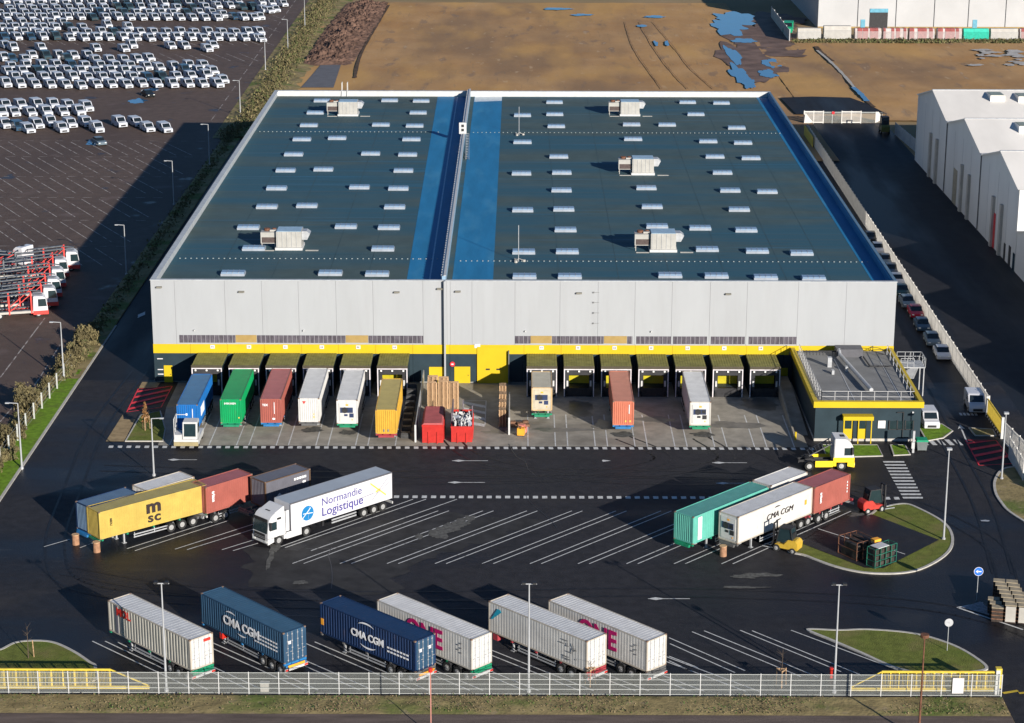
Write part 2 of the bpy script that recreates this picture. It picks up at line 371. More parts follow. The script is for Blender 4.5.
for q in (((958, 608), (1023, 630)), ((957, 608), (983, 603))): line(at(*q[0]), at(*q[1]), .22)
# hatched box painted by the skips
hx0, hx1, hy0, hy1 = -6.6, -3.9, 240.3, 249.8
for a, b in (((hx0, hy1), (hx1, hy1)), ((hx1, hy1), (hx1, hy0)), ((hx0, hy0), (hx1, hy0)), ((hx0, hy0), (hx0, hy1))): line(a, b, .1)
for k in range(4):
    y = hy1-k*2.4-.3; pm.poly([(hx0+.05, y), (hx0+.05, y-.95), (hx1-.05, y-2.6), (hx1-.05, y-1.65)][::-1], Z4)
struct('road_markings', pm, paint)
rm = MB()
def hatch(q, n, wd):
    q = [Vector(p) for p in q]
    for i in range(4): line(q[i], q[(i+1) % 4], .13, rm, Z4)
    for k in range(n):
        t0 = (k+.3)/n; t1 = t0+.34/n
        a, b = q[3].lerp(q[0], t0), q[3].lerp(q[0], t1); c, d = q[2].lerp(q[1], min(1, t0+.2)), q[2].lerp(q[1], min(1, t1+.2))
        rm.poly([a, c, d, b], Z5)
hatch([(51.4, 235.4), (54.9, 235.3), (55.2, 227.3), (51.2, 226.6)], 4, .5)
hatch([(-46.9, 254.2), (-42.9, 255.4), (-42.9, 246.8), (-46.7, 244.9)], 4, .5)
struct('red_markings', rm, red_paint)
ym = MB(); line(at(1003, 693.5), at(1018, 691), .35, ym, Z3); line(at(1019, 693.5), at(1040, 692), .35, ym, Z3); struct('yellow_markings', ym, mat('yellow_paint', (.5, .36, .03), .7))
cp = MB()
for r, (y0, y1) in enumerate([(415.8, 402.8), (399.9, 385.1), (381.5, 368.7), (363.8, 349.9), (346.2, 332.1), (328, 317)]):
    x = -118
    while x < -60.5:
        x2 = x+(y0-y1)*.56
        if x2 < -59.5: line((x, y0), (x2, y1), .16, cp, Z2)
        x += 3.05
    x = -118
    while x < -62: line((x, y0+1.2), (x+1.6, y0+1.2), .16, cp, Z2); x += 3.05
for y0, y1 in ((560, 546), (532, 520), (582, 570), (604, 592)):
    x = -135
    while x < -66: line((x, y0), (x+(y0-y1)*.5, y1), .18, cp, Z2); x += 3.3
y = 440
while y < 640: line((-63.4-(y-440)*.012, y), (-63.4-(y-440)*.012, y+7), .2, cp, Z2); y += 12
for q in (((0, 378), (45, 318)), ((0, 422), (12, 408)), ((27, 397), (48, 365)), ((52, 358), (60, 345))): line(at(*q[0]), at(*q[1]), .16, cp, Z2)
struct('car_park_markings', cp, faint_paint)
st = MB(); k = 0
for px, py, rx, ry in ((440, 533, 1.1, 1.6), (450, 528, .9, 1.3), (461, 523, .8, 1.1), (470, 519, .6, .8), (419, 537, .4, .7), (760, 575.5, 2.0, .55), (745, 577, 1.2, .4), (858, 516, 1.0, .8), (846, 523, .5, .4), (270, 560, .25, 2.4), (275, 548, .5, 1.8), (300, 583, .7, .5), (742, 588, 1.8, .3)):
    k += 1; st.poly(blob(at(px, py), rx, ry, s=k*2.3), Z4+.0015*k)
for px, py, rx, ry in ((312, 430, 1.1, 1.0), (348, 433, .9, .9), (541, 414, 1.2, .9), (623, 435, 1.2, 1.0), (703, 435, 1.2, .9), (240, 425, 1.1, .6)):
    k += 1; st.poly(blob(at(px, py), rx, ry, s=k*2.3), Z4+.0015*k)
tyre = MB()
def track(pts, gap=1.9, wd=.26, z=Z2+.008):
    P = [Vector(q) for q in catmull(pts, 10, False)]+[Vector(pts[-1])]
    for i in range(len(P)-1):
        t = (P[i+1]-P[i]); 
        if t.length < 1e-4: continue
        t.normalize(); n = Vector((-t.y, t.x))
        for s_ in (-gap/2, gap/2): tyre.poly([P[i]+n*(s_+wd/2), P[i+1]+n*(s_+wd/2), P[i+1]+n*(s_-wd/2), P[i]+n*(s_-wd/2)], z)
track([(-44, 195), (-30, 190), (-10, 189), (15, 190), (38, 187), (48, 178), (50, 165)]); track([(-46, 225), (-20, 223), (10, 224), (35, 220), (47, 205), (47, 188), (50, 166)], z=Z2+.0095)
track([(-8, 236), (-4, 228), (8, 222), (24, 221)], z=Z2+.0065); track([(12, 236), (16, 228), (4, 222), (-12, 221)], z=Z2+.005); track([(21, 236), (23, 228), (12, 223), (-2, 222)], z=Z2+.0035)
track([(-48, 262), (-49, 240), (-48, 220), (-46, 200), (-40, 190), (-20, 187), (0, 187)], z=Z2+.011); track([(50, 262), (49.5, 240), (49, 215), (47, 195)], z=Z2+.0125)
struct('tyre_marks', tyre, mat('tyre_mark', (.013, .0125, .014), .5, .45, 1.5, world=True, det=8))
seal = MB()
for k in range(9):
    x_ = random.uniform(-45, 40); y_ = random.uniform(184, 228); a_ = random.uniform(-.4, .4)+(math.pi/2 if k % 3 == 0 else 0); pt = [(x_+math.cos(a_)*q*2.2+random.uniform(-.3, .3), y_+math.sin(a_)*q*2.2+random.uniform(-.3, .3)) for q in range(6)]
    for a, b in zip(pt[:-1], pt[1:]): line(a, b, .07, seal, Z2+.016+.001*k)
struct('sealed_cracks', seal, mat('bitumen', (.008, .008, .009), .35, .2, 2))
struct('chalky_stains', st, mat('chalk_stain', (.1, .098, .09), .8, .35, 2.5, world=True, det=8))
ws = MB()
for k, (px, py, rx, ry) in enumerate(((330, 565, 9, 6), (380, 545, 7, 5), (455, 528, 8, 4))): ws.poly(blob(at(px, py), rx, ry, s=k*4.1), Z2+.002*k)
struct('worn_asphalt', ws, mat('worn_asphalt', (.034, .033, .033), .75, .3, .5, world=True, det=9))
sp = MB()
for k, (px, py, rx, ry) in enumerate(((985, 521, .5, .2), (1010, 600, .3, .2), (155, 650, .2, .2), (730, 545, .3, .2))): sp.poly(blob(at(px, py), rx, ry, s=k*4.1), Z4)
struct('drain_covers', sp, steel)
wp = MB()
for k, (px, py, rx, ry) in enumerate(((580, 410, 1.7, 3.0), (605, 425, 1.4, 1.8), (655, 420, 2.0, 1.2), (760, 405, 2.2, 2.4), (735, 425, 3, 1.3), (500, 432, 2, .8), (560, 430, 3, .7))): wp.poly(blob(at(px, py), rx, ry, s=50+k*4.1), Z3+.002+.001*k)
struct('wet_patches', wp, mat('wet_concrete', (.12, .11, .095), .35, .3, .7, world=True, spec=.4, det=8))
# puddles and wet ground in the field
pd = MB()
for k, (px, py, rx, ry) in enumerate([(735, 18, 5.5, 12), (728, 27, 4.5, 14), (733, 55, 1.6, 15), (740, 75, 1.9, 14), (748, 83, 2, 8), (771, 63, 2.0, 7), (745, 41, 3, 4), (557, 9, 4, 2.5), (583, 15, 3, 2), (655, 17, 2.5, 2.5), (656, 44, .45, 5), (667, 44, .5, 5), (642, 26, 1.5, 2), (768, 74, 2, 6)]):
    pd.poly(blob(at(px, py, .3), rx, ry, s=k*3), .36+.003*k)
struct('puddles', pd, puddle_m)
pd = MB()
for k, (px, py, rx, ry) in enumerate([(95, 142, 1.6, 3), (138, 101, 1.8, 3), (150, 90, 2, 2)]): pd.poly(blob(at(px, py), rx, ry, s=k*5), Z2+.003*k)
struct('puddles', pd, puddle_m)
md = MB()
for k, (px, py, rx, ry) in enumerate([(770, 40, 10, 26), (750, 60, 6, 30), (775, 20, 8, 14)]): md.poly(blob(at(px, py, .3), rx, ry, s=40+k*3), .31+.005*k)
struct('mud', md, mat('mud', (.16, .105, .08), .7, .3, .2, world=True))
# ditch scars and the white kerb across the field
dm = MB(); tm = MB()
def ribbon(pts, wd, z, mb):
    P = [Vector(at(*p, .3)) for p in pts]; P = [Vector(q) for q in catmull([tuple(p) for p in P], 5, False)]+[P[-1]]
    for i in range(len(P)-1):
        t = (P[i+1]-P[i]).normalized(); n = Vector((-t.y, t.x)); w0 = wd*(.7+.6*abs(nz(i, 2, .7))); 
        mb.poly([P[i]+n*w0/2, P[i+1]+n*w0/2, P[i+1]-n*w0/2, P[i]-n*w0/2], z)
ribbon([(389, 5), (380, 20), (371, 35), (362, 52), (357, 66), (355, 78)], .9, .37, dm); ribbon([(816, 47), (822, 54), (832, 62)], 1.6, .5, dm); ribbon([(852, 85), (862, 97), (874, 108)], 1.0, .5, dm)
for k in range(0, 5, 2): ribbon([(625+k*7, 22), (632+k*10, 45), (648+k*11, 70), (662+k*13, 89)], .28, .365+.002*k, tm)
struct('wheel_tracks', tm, mat('track_soil', (.26, .16, .085), .95, .3, .5, world=True))
struct('ditch', dm, mat('ditch_soil', (.09, .06, .04), .95, .3, .5, world=True))
kb = MB(); ribbon([(817, 51), (830, 62), (842, 74), (855, 89)], .9, .52, kb); struct('kerb', kb, kerb_m)
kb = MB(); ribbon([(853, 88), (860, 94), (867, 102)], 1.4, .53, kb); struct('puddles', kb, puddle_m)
rb = MB()
for k in range(26):
    p = at(985+random.uniform(-10, 40), 57+random.uniform(-7, 9), .4); rb.poly(blob(p, random.uniform(.6, 2.4), random.uniform(.8, 2), 9, s=k), .55+.001*k)
struct('chalky_rubble', rb, mat('chalk', (.42, .4, .37), .9, .2, 1, world=True))

# ---------------------------------------------------------------- main warehouse
X0, X1, Y0, Y1, HT, ZR = -45.31, 46.50, 257.3, 398.0, 13.17, 12.2
wh = thing('warehouse', 'huge flat-roofed grey warehouse with yellow band and dock bays', 'warehouse', (0, 0, 0))
# cladding made of separate panels with open joints
seams_px = [175, 225, 262, 298.5, 336, 373, 423, 446.8, 450.3, 472, 515, 560, 598, 635, 672, 710, 747, 798, 846]
def fx(px): return at(px, 300, 11.5)[0]*257.3/at(px, 300, 11.5)[1]
sx = [X0]+[fx(p) for p in seams_px]+[X1]
mb = MB()
for a, b in zip(sx[:-1], sx[1:]): mb.box(a+.012, b-.012, Y0-.12, Y0+.12, 4.95, HT-.06)
mb.build('facade_panel', clad, wh)
mb = MB().box(X0+.2, X1-.2, Y0+.13, Y0+.5, 0, HT-.1)
mb.box(X0, X0+.3, Y0+.5, Y1, 0, HT-.05).box(X1-.3, X1, Y0+.5, Y1, 0, HT-.05).box(X0, X1, Y1+.002, Y1+.3, 0, HT-.05)
mb.build('wall', [shade_paint], wh)
mb = MB()
mb.box(X0-.06, X1+.06, Y0-.2, Y0+.35, HT-.055, HT+.03); mb.box(X0-.06, X0+.65, Y0+.352, Y1-.3, HT-.045, HT+.03); mb.box(X0-.06, X1+.06, Y1-.298, Y1+.4, HT-.045, HT+.03)
mb.build('coping', mat('coping_grey', (.42, .44, .45), .5), wh)
MB().box(X1-.34, X1+.06, Y0+.352, Y1-.3, HT-.045, HT+.03).build('coping', mat('coping_shade_blue', (.1, .17, .24), .5), wh)  # right-hand coping: blue-grey of the shaded side painted into its colour
mb = MB()
mb.box(X0+.3, X0+.5, Y0+.6, Y1-.3, ZR, HT-.05); mb.build('parapet_lining', [mat('lining_grey', (.36, .38, .39), .6)], wh)
MB().box(X1-.5, X1-.3, Y0+.6, Y1-.3, ZR, HT-.05).build('parapet_lining', [skytint_m], wh)  # inner face turned from the sun: its blue shade is painted in
MB().box(X0+.5, X1-.5, Y1-.3, Y1-.01, ZR, HT-.05).build('rear_parapet', [white], wh)
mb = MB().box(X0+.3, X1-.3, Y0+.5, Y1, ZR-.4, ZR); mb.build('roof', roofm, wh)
def rx(px, py): return at(px, py, ZR)[0]
mb = MB()
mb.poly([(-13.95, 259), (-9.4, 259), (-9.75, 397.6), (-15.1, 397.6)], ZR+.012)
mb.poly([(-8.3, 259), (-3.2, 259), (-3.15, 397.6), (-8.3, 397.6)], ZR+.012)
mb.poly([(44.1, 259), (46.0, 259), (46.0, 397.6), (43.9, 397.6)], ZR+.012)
mb.build('gutter_membrane', skytint_m, wh)
MB().poly([(-11.2, 259), (-11.0, 259), (-11.35, 397.5), (-11.55, 397.5)], ZR+.024).build('membrane_joint', mat('joint', (.25, .42, .55), .6), wh)
MB().poly([(-8.2, 392), (-3.2, 393), (-3.2, 397.6), (-8.2, 397.6)], ZR+.02).build('membrane_joint', mat('pale_film', (.5, .58, .62), .35), wh)  # pale patch across the rear end of the right-hand strip
# membrane lap seams
mb = MB(); y = 262.5; k = 0
while y < 396:
    for a, b in ((X0+.6, -14.6), (-3.1, 42.6)):
        if random.random() < .75:
            u0 = random.uniform(a, (a+b)/2); u1 = random.uniform(u0+6, b) if u0+6 < b else b; mb.poly([(u0, y), (u1, y), (u1, y+.09), (u0, y+.09)], ZR+.01)
    y += random.uniform(2.5, 5)
for x in (-38, -31, -24, -19, 5, 12.5, 19, 26, 33.5, 39): mb.poly([(x, 259), (x+.08, 259), (x+.08, 397), (x, 397)], ZR+.009)
mb.build('lap_seam', mat('lap_seam', (.045, .08, .09), .7, .2, .3, world=True), wh)
mb = MB()
for x0, x1, y in ((-44, -13, 272), (-12.8, -9.6, 272), (-7.6, 45, 271), (-44, -13.5, 361.6), (-7.8, 45, 361.3)):
    x = x0
    while x < x1: mb.box(x, x+.16, y-.08, y+.08, ZR+.02, ZR+.1); x += .72
o = mb.build('conductor_studs', mat('stud_grey', (.3, .34, .34), .7), wh); o['kind'] = 'stuff'
# raised fire wall between the two roof halves
fw = MB().box(-9.45, -9.0, Y0+.36, Y1-.35, ZR-2, HT+.45)
MB().box(-9.2, -9.0, Y0-.7, Y0-.125, 0, HT+.03).build('facade_fin', clad, wh)
fw.build('fire_wall', mat('fire_wall', (.2, .3, .4), .6, .1, .5, world=True), wh)
MB().box(-9.25, -8.95, Y0+.36, Y1-.35, HT+.452, HT+.52).build('fire_wall_capping', white, wh)
mb = MB(); y = Y0+1
while y < Y1-1: mb.box(-9.58, -9.46, y, y+.35, HT+.1, HT+.47); y += 1.3
mb.build('capping_clips', white, wh)['kind'] = 'stuff'
mb = MB().box(-9.9, -8.7, 352.6, 353.0, HT+.45, HT+2.3).box(-9.5, -9.1, 352.5, 352.58, HT+1.6, HT+2.0, 1).box(-9.5, -9.1, 352.5, 352.58, HT+.9, HT+1.3, 1)
mb.build('ladder_hoop', [white, dark], wh)
mb = MB()
for s in (-.25, .25): mb.bar((-9.0+s+.5, 352, HT+.6), (-8.5+s+.3, 338, ZR+.1), .07)
for k in range(16): y = 352-k*.87; mb.bar((-8.75+.012*k, y, HT+.6-k*.1), (-8.25+.012*k, y, HT+.6-k*.1), .05)
mb.build('roof_ladder', steel, wh)
# skylights
sk_m = [mat('skylight_dome', (.2, .28, .38), .3, .06, 2), mat('skylight_kerb', (.28, .31, .35), .5)]
def make_sky():
    m = MB().box(-1.5, 1.5, -.8, .8, 0, .3, 1).prism([(-.74, .3), (.74, .3), (.62, .48), (-.62, .48)], -1.44, 1.44, 0, 'x')
    for k in (-1, 0, 1): m.box(-.03+k*.72, .03+k*.72, -.72, .72, .3, .5, 1)
    return m
skl = [(265,399),(238,447),(212,497),(184,553),(325,548),(151,613),(119,677),(270,673),(535,398),(500,495),(459,610),(661,400),(649,447),(635,499),(622,553),(607,614),(590,678)]
skl = [(256+a/4, b/4) for a, b in skl]
skl += [(256+a/4, 180+b/4) for a, b in [(83,28),(414,24),(570,29),(44,102),(204,98),(555,103),(360,181),(532,185),(-8,268),(508,270),(298,367),(485,370),(-30,185),(-91,368),(10,186)]]
skl += [(512+a/4, b/4) for a, b in [(42,457),(170,405),(171,453),(177,501),(42,564),(187,622),(38,689),(199,686),(702,405),(837,408),(735,453),(478,494),(620,495),(898,507),(484,552),(784,561),(923,567),(811,622),(955,628),(841,686)]]
skl += [(512+a/4, 180+b/4) for a, b in [(198,36),(43,115),(207,112),(214,194),(47,282),(221,281),(50,380),(231,380),(537,27),(872,37),(1020,42),(560,102),(908,113),(580,180),(752,187),(936,195),(780,272),(980,279),(632,376),(817,378),(1014,384)]]
skl += [(768+a/4, 180+b/4) for a, b in [(134,287),(182,388)]]
sk_mesh = None; done = []
for (px, py) in skl:
    x, y = at(px, py, ZR+.35)
    if y < 260.2: y = 260.2
    if any(abs(x-a) < 2.5 and abs(y-b) < 2 for a, b in done): continue
    done.append((x, y))
    if sk_mesh is None:
        o = make_sky().build('skylight', sk_m, wh); sk_mesh = o
    else:
        o = sk_mesh.copy(); COL.objects.link(o); o.parent = wh
    o.location = (x, y, ZR)
# roof units
unit_m = mat('unit_casing', (.36, .35, .32), .5, .1, .8)
def hvac(x, y):
    o = MB().box(-1.65, 1.65, -1.5, 1.5, .35, 2.45).build('rooftop_unit', unit_m, wh); o.location = (x, y, ZR)
    m = MB()
    for k in range(5): m.box(-1.5+k*.62, -1.46+k*.62, -1.55, -1.51, .4, 2.4)
    m.build('casing_ribs', steel, o)
    MB().box(-1.8, 1.8, -1.75, 1.6, 0, .34).build('unit_kerb', white, o)
    MB().box(-3.75, -1.66, -1.0, 1.1, .75, 2.25).build('condenser_box', unit_m, o)
    m = MB().box(-3.6, -1.75, -1.03, -1.01, .85, 1.6)
    m.build('louvre', mat('louvre_brown', (.07, .05, .045), .7, .3, 3), o)
    m = MB().cyl((-3.0, .2, 2.25), (-3.0, .2, 2.55), .42, 12, 0).cyl((-2.1, .5, 2.25), (-2.1, .5, 2.5), .3, 12, 0).box(-2.6, -1.7, -.4, .2, 2.25, 2.42, 1)
    m.build('fan', [rust, offwhite], o)
    MB().prism([(1.66, 1.2), (2.35, 1.2), (2.75, 2.0), (2.3, 2.35), (1.66, 2.35)], -.7, .9).build('exhaust_hood', steel, o)
    for a, b in ((-3.6, -1), (-3.6, 1)): pass
    m = MB()
    for a in (-3.6, -1.9):
        for b in (-.9, .95): m.bar((a, b, 0), (a, b, .8), .08)
    m.box(2.2, 3.9, -2.0, -1.5, 0, .05).box(-3.6, -1.9, -2.1, -1.75, 0, .06)
    m.build('support_leg', offwhite, o)
    MB().box(-1.6, 1.6, -1.4, 1.4, 2.455, 2.5).build('unit_lid', mat('unit_lid', (.3, .42, .52), .4), o)  # blue skylight on the unit's top, painted as the lid colour
for px, py in ((289, 250), (663.3, 252), (643, 175), (630, 116), (348, 116)):
    x, y = at(px, py, ZR); hvac(x, y+1.5)
for px, py in ((519, 135), (518.5, 261.5)):
    x, y = at(px, py, ZR)
    m = MB().cyl((x, y, ZR), (x, y, ZR+4.8), .05, 6, 1)
    for a in range(3):
        t = a*2.1; m.cyl((x+.7*math.cos(t), y+.7*math.sin(t), ZR), (x+.7*math.cos(t), y+.7*math.sin(t), ZR+.25), .22, 8); m.bar((x, y, ZR+.4), (x+.7*math.cos(t), y+.7*math.sin(t), ZR+.2), .05)
    m.build('lightning_mast', [offwhite, steel], wh)
# service ladder at back edge
x, y = at(346, 88, HT); m = MB()
for s in (-.5, .5):
    m.bar((x+s, Y1-.6, ZR), (x+s, Y1-.2, HT+1.5), .08); m.bar((x+s, Y1-.2, HT+1.5), (x+s, Y1+1.2, HT+1.5), .08); m.bar((x+s, Y1+1.2, HT-1), (x+s, Y1+1.2, HT+1.5), .08)
m.build('ladder_hoop', white, wh)
# yellow band, slate base
mb = MB(); ys_ = [X0-.02]+[X0+4.6*k for k in range(1, 18)]+[33.6]
for a, b in zip(ys_[:-1], ys_[1:]):
    if a < 33.5: mb.box(a+.012, min(b, 33.6)-.012, Y0-.2, Y0-.125, 3.8, 4.97)
mb.box(33.602, X1, Y0-.2, Y0-.125, 4.2, 4.97).build('yellow_band', yellow, wh)
mb = MB()
for a, b in zip([X0]+[X0+4.6*k for k in range(1, 20)], [X0+4.6*k for k in range(1, 20)]+[X1]):
    mb.box(a+.015, b-.015, Y0-.12, Y0+.12, .15, 3.795)
mb.build('base_cladding', slate, wh)
# vision strips
for a, b in ((178, 234), (256, 344.5), (368, 423), (515, 530.5), (552.5, 604), (628, 633), (637, 672), (674, 708), (712, 746), (750, 798)):
    xa, xb = fx(a), fx(b)
    o = MB().box(xa, xb, Y0-.16, Y0-.122, 5.15, 6.12).build('window_strip', louvre, wh)
    m = MB(); x = xa+.5
    while x < xb: m.box(x-.025, x+.025, Y0-.185, Y0-.162, 5.15, 6.12); x += .55
    m.build('mullions', mat('mullion', (.28, .27, .29), .5), o)
for a, b in ((234.5, 255.5), (345, 367.5), (530.8, 552), (604.5, 627.5)):
    MB().box(fx(a), fx(b), Y0-.17, Y0-.123, 5.2, 6.15).build('tan_panel', tanm, wh)
# dock pods
BAYS = [-37.95+4.52*k for k in range(6)]+[2.86+4.53*k for k in range(7)]
PY = 251.6
for cx in BAYS:
    o = MB().box(cx-1.82, cx-1.62, PY, Y0-.13, 0.0, 3.72).box(cx+1.62, cx+1.82, PY, Y0-.13, 0.0, 3.72).box(cx-1.62, cx+1.62, Y0-.6, Y0-.14, 0, 3.7).box(cx-1.62, cx+1.62, PY+.9, Y0-.61, 0, 1.15).build('dock_house', slate, wh)
    m = MB(); m.box(cx-1.85, cx+1.85, PY-.15, Y0-.21, 3.73, 3.86)
    k = -1.8
    while k < 1.75: m.box(cx+k, cx+k+.1, PY-.14, Y0-.22, 3.861, 3.885); k += .31
    m.build('canopy', olive, o)
    MB().box(cx-1.87, cx+1.87, PY-.19, PY-.151, 3.62, 3.95).build('canopy_lip', mat('lip_brown', (.06, .05, .03), .6), o)
    m = MB().box(cx-1.84, cx-1.72, PY-.14, PY-.02, .05, 3.6).box(cx+1.72, cx+1.84, PY-.14, PY-.02, .05, 3.6).box(cx-1.72, cx+1.72, PY-.14, PY-.02, 3.46, 3.58)
    m.build('dock_frame', mat('dock_frame', (.62, .58, .6), .5), o)
    m = MB().prism([(cx-1.72, 3.46), (cx+1.72, 3.46), (cx+1.25, 2.8), (cx-1.25, 2.8)], PY-.05, PY).box(cx-1.6, cx-1.22, PY-.06, PY, .9, 3.4).box(cx+1.22, cx+1.6, PY-.06, PY, .9, 3.4)
    m.build('dock_seal', mat('seal_grey', (.03, .03, .033), .8, .2, 1), o)
    MB().box(cx-1.35, cx+1.35, PY+1.95, PY+2.0, 1.16, 3.6).build('dock_door', mat('door_yellow_shaded', (.42, .36, .01), .5), o)  # yellow darkened to paint in the shade under the canopy
    MB().box(cx-1.5, cx+1.5, PY+.05, PY+.88, 0, 1.12).build('dock_leveller', dark, o)
    for s in (-1, 1):
        MB().box(cx+s*1.45-.12, cx+s*1.45+.12, PY-.28, PY-.07, .15, .6).build('bumper', rubber, o)
        MB().box(cx+s*1.42-.1, cx+s*1.42+.1, PY-.18, PY-.07, 1.4, 2.1).build('dock_marker', white, o)
    for s in (-1.35, 0, 1.35): MB().box(cx+s-.1, cx+s+.1, PY-.19, PY-.15, 3.2, 3.4).build('dock_lamp', lens_g, o)
    MB().box(cx-.27, cx+.27, Y0-.26, Y0-.205, 4.42, 4.88).build('number_plate', white_sign, wh)
    MB().box(cx-.14, cx-.05, Y0-.28, Y0-.262, 4.55, 4.75).box(cx+.03, cx+.13, Y0-.28, Y0-.262, 4.55, 4.75).build('plate_mark', clad_dark, wh)
MB().box(-5.1-.36, -5.1+.36, Y0-.26, Y0-.205, 4.6, 5.1).build('number_plate', white_sign, wh)
# doors
for a, b, zt in ((161, 169.5, 2.2), (428.5, 445, 2.1), (454, 470, 2.15), (783.5, 790.5, 2.1)):
    xa, xb = fx(a), fx(b); o = MB().box(xa, xb, Y0-.19, Y0-.125, .0, zt).build('door', yellow, wh)
    MB().box(xb-.3, xb-.2, Y0-.23, Y0-.195, 1.0, 1.1).build('handle', dark, o)
xa, xb = fx(477), fx(508.3)
o = MB().box(xa, xb, Y0-.3, Y0-.21, 0, 4.75).build('sectional_door', yellow, wh)
for s in (.28, .62): MB().box(xa+(xb-xa)*s, xa+(xb-xa)*(s+.13), Y0-.33, Y0-.302, 1.75, 1.95).build('door_window', dark, o)
MB().box(xb+.02, xb+.14, Y0-.75, Y0-.21, 0, 4.3).build('door_rail', clad_dark, o)
for px, py in ((160, 288), (242, 293), (397, 293), (440, 289), (458, 292), (579, 293.5), (728, 294)):
    x = fx(px); z = 13.17-(py-280)*.111
    MB().box(x-.35, x+.35, Y0-.45, Y0-.125, z-.1, z+.08).build('wall_lamp', mat('lamp_case', (.18, .17, .14), .5), wh)
for py in (293, 304.5, 316.5, 328.5):
    x = fx(593.5); z = 13.17-(py-280)*.111; MB().box(x-.1, x+.1, Y0-.25, Y0-.125, z-.08, z+.08).box(x+.15, x+.7, Y0-.16, Y0-.125, z-.02, z+.02).build('wall_fitting', clad_dark, wh)
for px in (193.5, 303, 525.5, 652): x = fx(px); MB().box(x-.08, x+.08, Y0-.4, Y0-.125, 6.7, 6.85).build('camera_box', white, wh)
m = MB()
for z in (1.0, 1.6, 3.0): m.box(-44.9, -44.2, Y0-.18, Y0-.122, z, z+.12)
m.build('wall_plate', white_sign, wh)
m = MB().cyl((-8.2, Y0-.3, 2.5), (-8.2, Y0-.2, 2.5), .32, 16)
o = tag(m.build('round_sign', signred), 'round red sign on the dark wall left of the yellow twin door', 'sign')
MB().box(-8.35, -8.05, Y0-.33, Y0-.31, 2.42, 2.58).build('sign_bar', white_sign, o)
# ramp beside the annex
rw = thing('ramp_wall', 'low grey retaining wall sloping down beside the rightmost dock, left of the annex', 'wall', (0, 0, 0))
MB().prism([(235.6, 0), (257.0, 0), (257.0, 1.5), (251, 1.5), (235.6, .35)], 31.75, 31.95, 0, 'x').build('wall_face', concrete, rw)
MB().prism([(237, .03), (257.0, .03), (257.0, 1.1), (251, 1.1)], 31.96, 33.5, 0, 'x').build('ramp_slab', concrete, rw)
MB().cyl((31.85, 235.3, 0), (31.85, 235.3, 1.0), .12, 10).build('bollard', yellow, rw)
# partitions on the apron
for x, yy0, yy1, lb in ((-11.75, 234.2, 256.5, 'long thin grey guard wall on the apron left of the pallet stacks'), (-1.05, 237.0, 247.5, 'short thin white guard wall right of the narrow pallet stack')):
    g = thing('guard_wall', lb, 'wall', (x, yy0, 0)); MB().box(-.06, .06, 0, yy1-yy0, 0, 1.9).build('wall_face', offwhite if x > -5 else steel, g)
    MB().box(-.1, .1, -.12, -.002, 0, 2.1).build('end_post', white, g)

# ---------------------------------------------------------------- office annex
AX0, AX1, AY0, AY1, AZ_ = 33.72, 46.3, 234.8, 257.0, 4.8
an = thing('office_annex', 'low dark office annex with yellow fascia and grey railed roof', 'office')
MB().box(AX0+.25, AX1-.25, AY0+.25, AY1, .32, AZ_-.7).build('wall', slate, an)
MB().box(AX0+.2, AX1-.2, AY0+.2, AY1, 0, .318).build('plinth', kerb_m, an)
m = MB().box(AX0, AX1, AY0, AY0+.55, AZ_-.72, AZ_).box(AX0, AX0+.5, AY0+.552, AY1-.05, AZ_-.72, AZ_).box(AX1-.5, AX1, AY0+.552, AY1-.05, AZ_-.72, AZ_)
m.build('fascia', yellow, an)
MB().box(AX0+.5, AX1-.5, AY0+.55, AY1-.3, AZ_-.7, AZ_-.35).build('roof', mat('annex_roof', (.2, .2, .195), .8, .12, .5, world=True), an)
m = MB()
def railing(mb, a, b, h=1.1, step=1.5, z=0, wd=.055, rails=(.55, 1.1)):
    a = Vector(a); b = Vector(b); L = (b-a).length; n = max(1, round(L/step))
    for k in range(n+1): p = a.lerp(b, k/n); mb.bar((p.x, p.y, z), (p.x, p.y, z+h), wd)
    for r in rails: mb.bar((a.x, a.y, z+r), (b.x, b.y, z+r), wd)
rz = AZ_-.35
railing(m, (AX0+1.0, AY0+1.0), (AX1-1.0, AY0+1.0), 1.3, 1.5, rz, rails=(.65, 1.3)); railing(m, (AX0+1.0, AY0+1.0), (AX0+.8, AY1-2), 1.3, 1.2, rz, rails=(.65, 1.3)); railing(m, (AX1-1.0, AY0+1.0), (AX1-1.0, AY1-2.2), 1.3, 2.4, rz, rails=(.65, 1.3))
m.build('roof_railing', mat('railing_white', (.42, .42, .42), .5), an)
MB().cyl((39.3, 253.3, rz+.5), (40.9, 238.9, rz+.5), .24, 12).cyl((39.3, 253.3, rz+.5), (39.3, 254.2, rz+.9), .2, 12).build('duct', steel, an)
MB().box(39.0, 42.2, 253.9, 255.9, rz, rz+1.0).build('air_handler', mat('grey_box', (.09, .09, .1), .6), an)
MB().box(37.3, 37.8, 249.6, 250.2, rz, rz+1.2).box(37.4, 37.7, 246.6, 247.2, rz, rz+.5).box(39.2, 39.5, 247.8, 248.4, rz, rz+.6).build('roof_vent', steel, an)
m = MB().bar((42.2, 253.6, rz+.2), (42.4, 249.5, rz+.2), .13).bar((42.4, 249.5, rz+.2), (45.2, 249.5, rz+.2), .13).bar((35, 254.8, rz+.5), (39, 254.8, rz+.5), .15)
for k in range(10): m.bar((35+k*.4, 254.5, rz+.1), (35+k*.4, 254.9, rz+.6), .06)
m.build('cable_tray', dark, an)
MB().box(38.55, 38.65, AY0+.6, 253, rz+.003, rz+.03).box(AX1-2.3, AX1-2.2, AY0+.6, 252, rz+.003, rz+.03).build('roof_joint', steel, an)
m = MB()
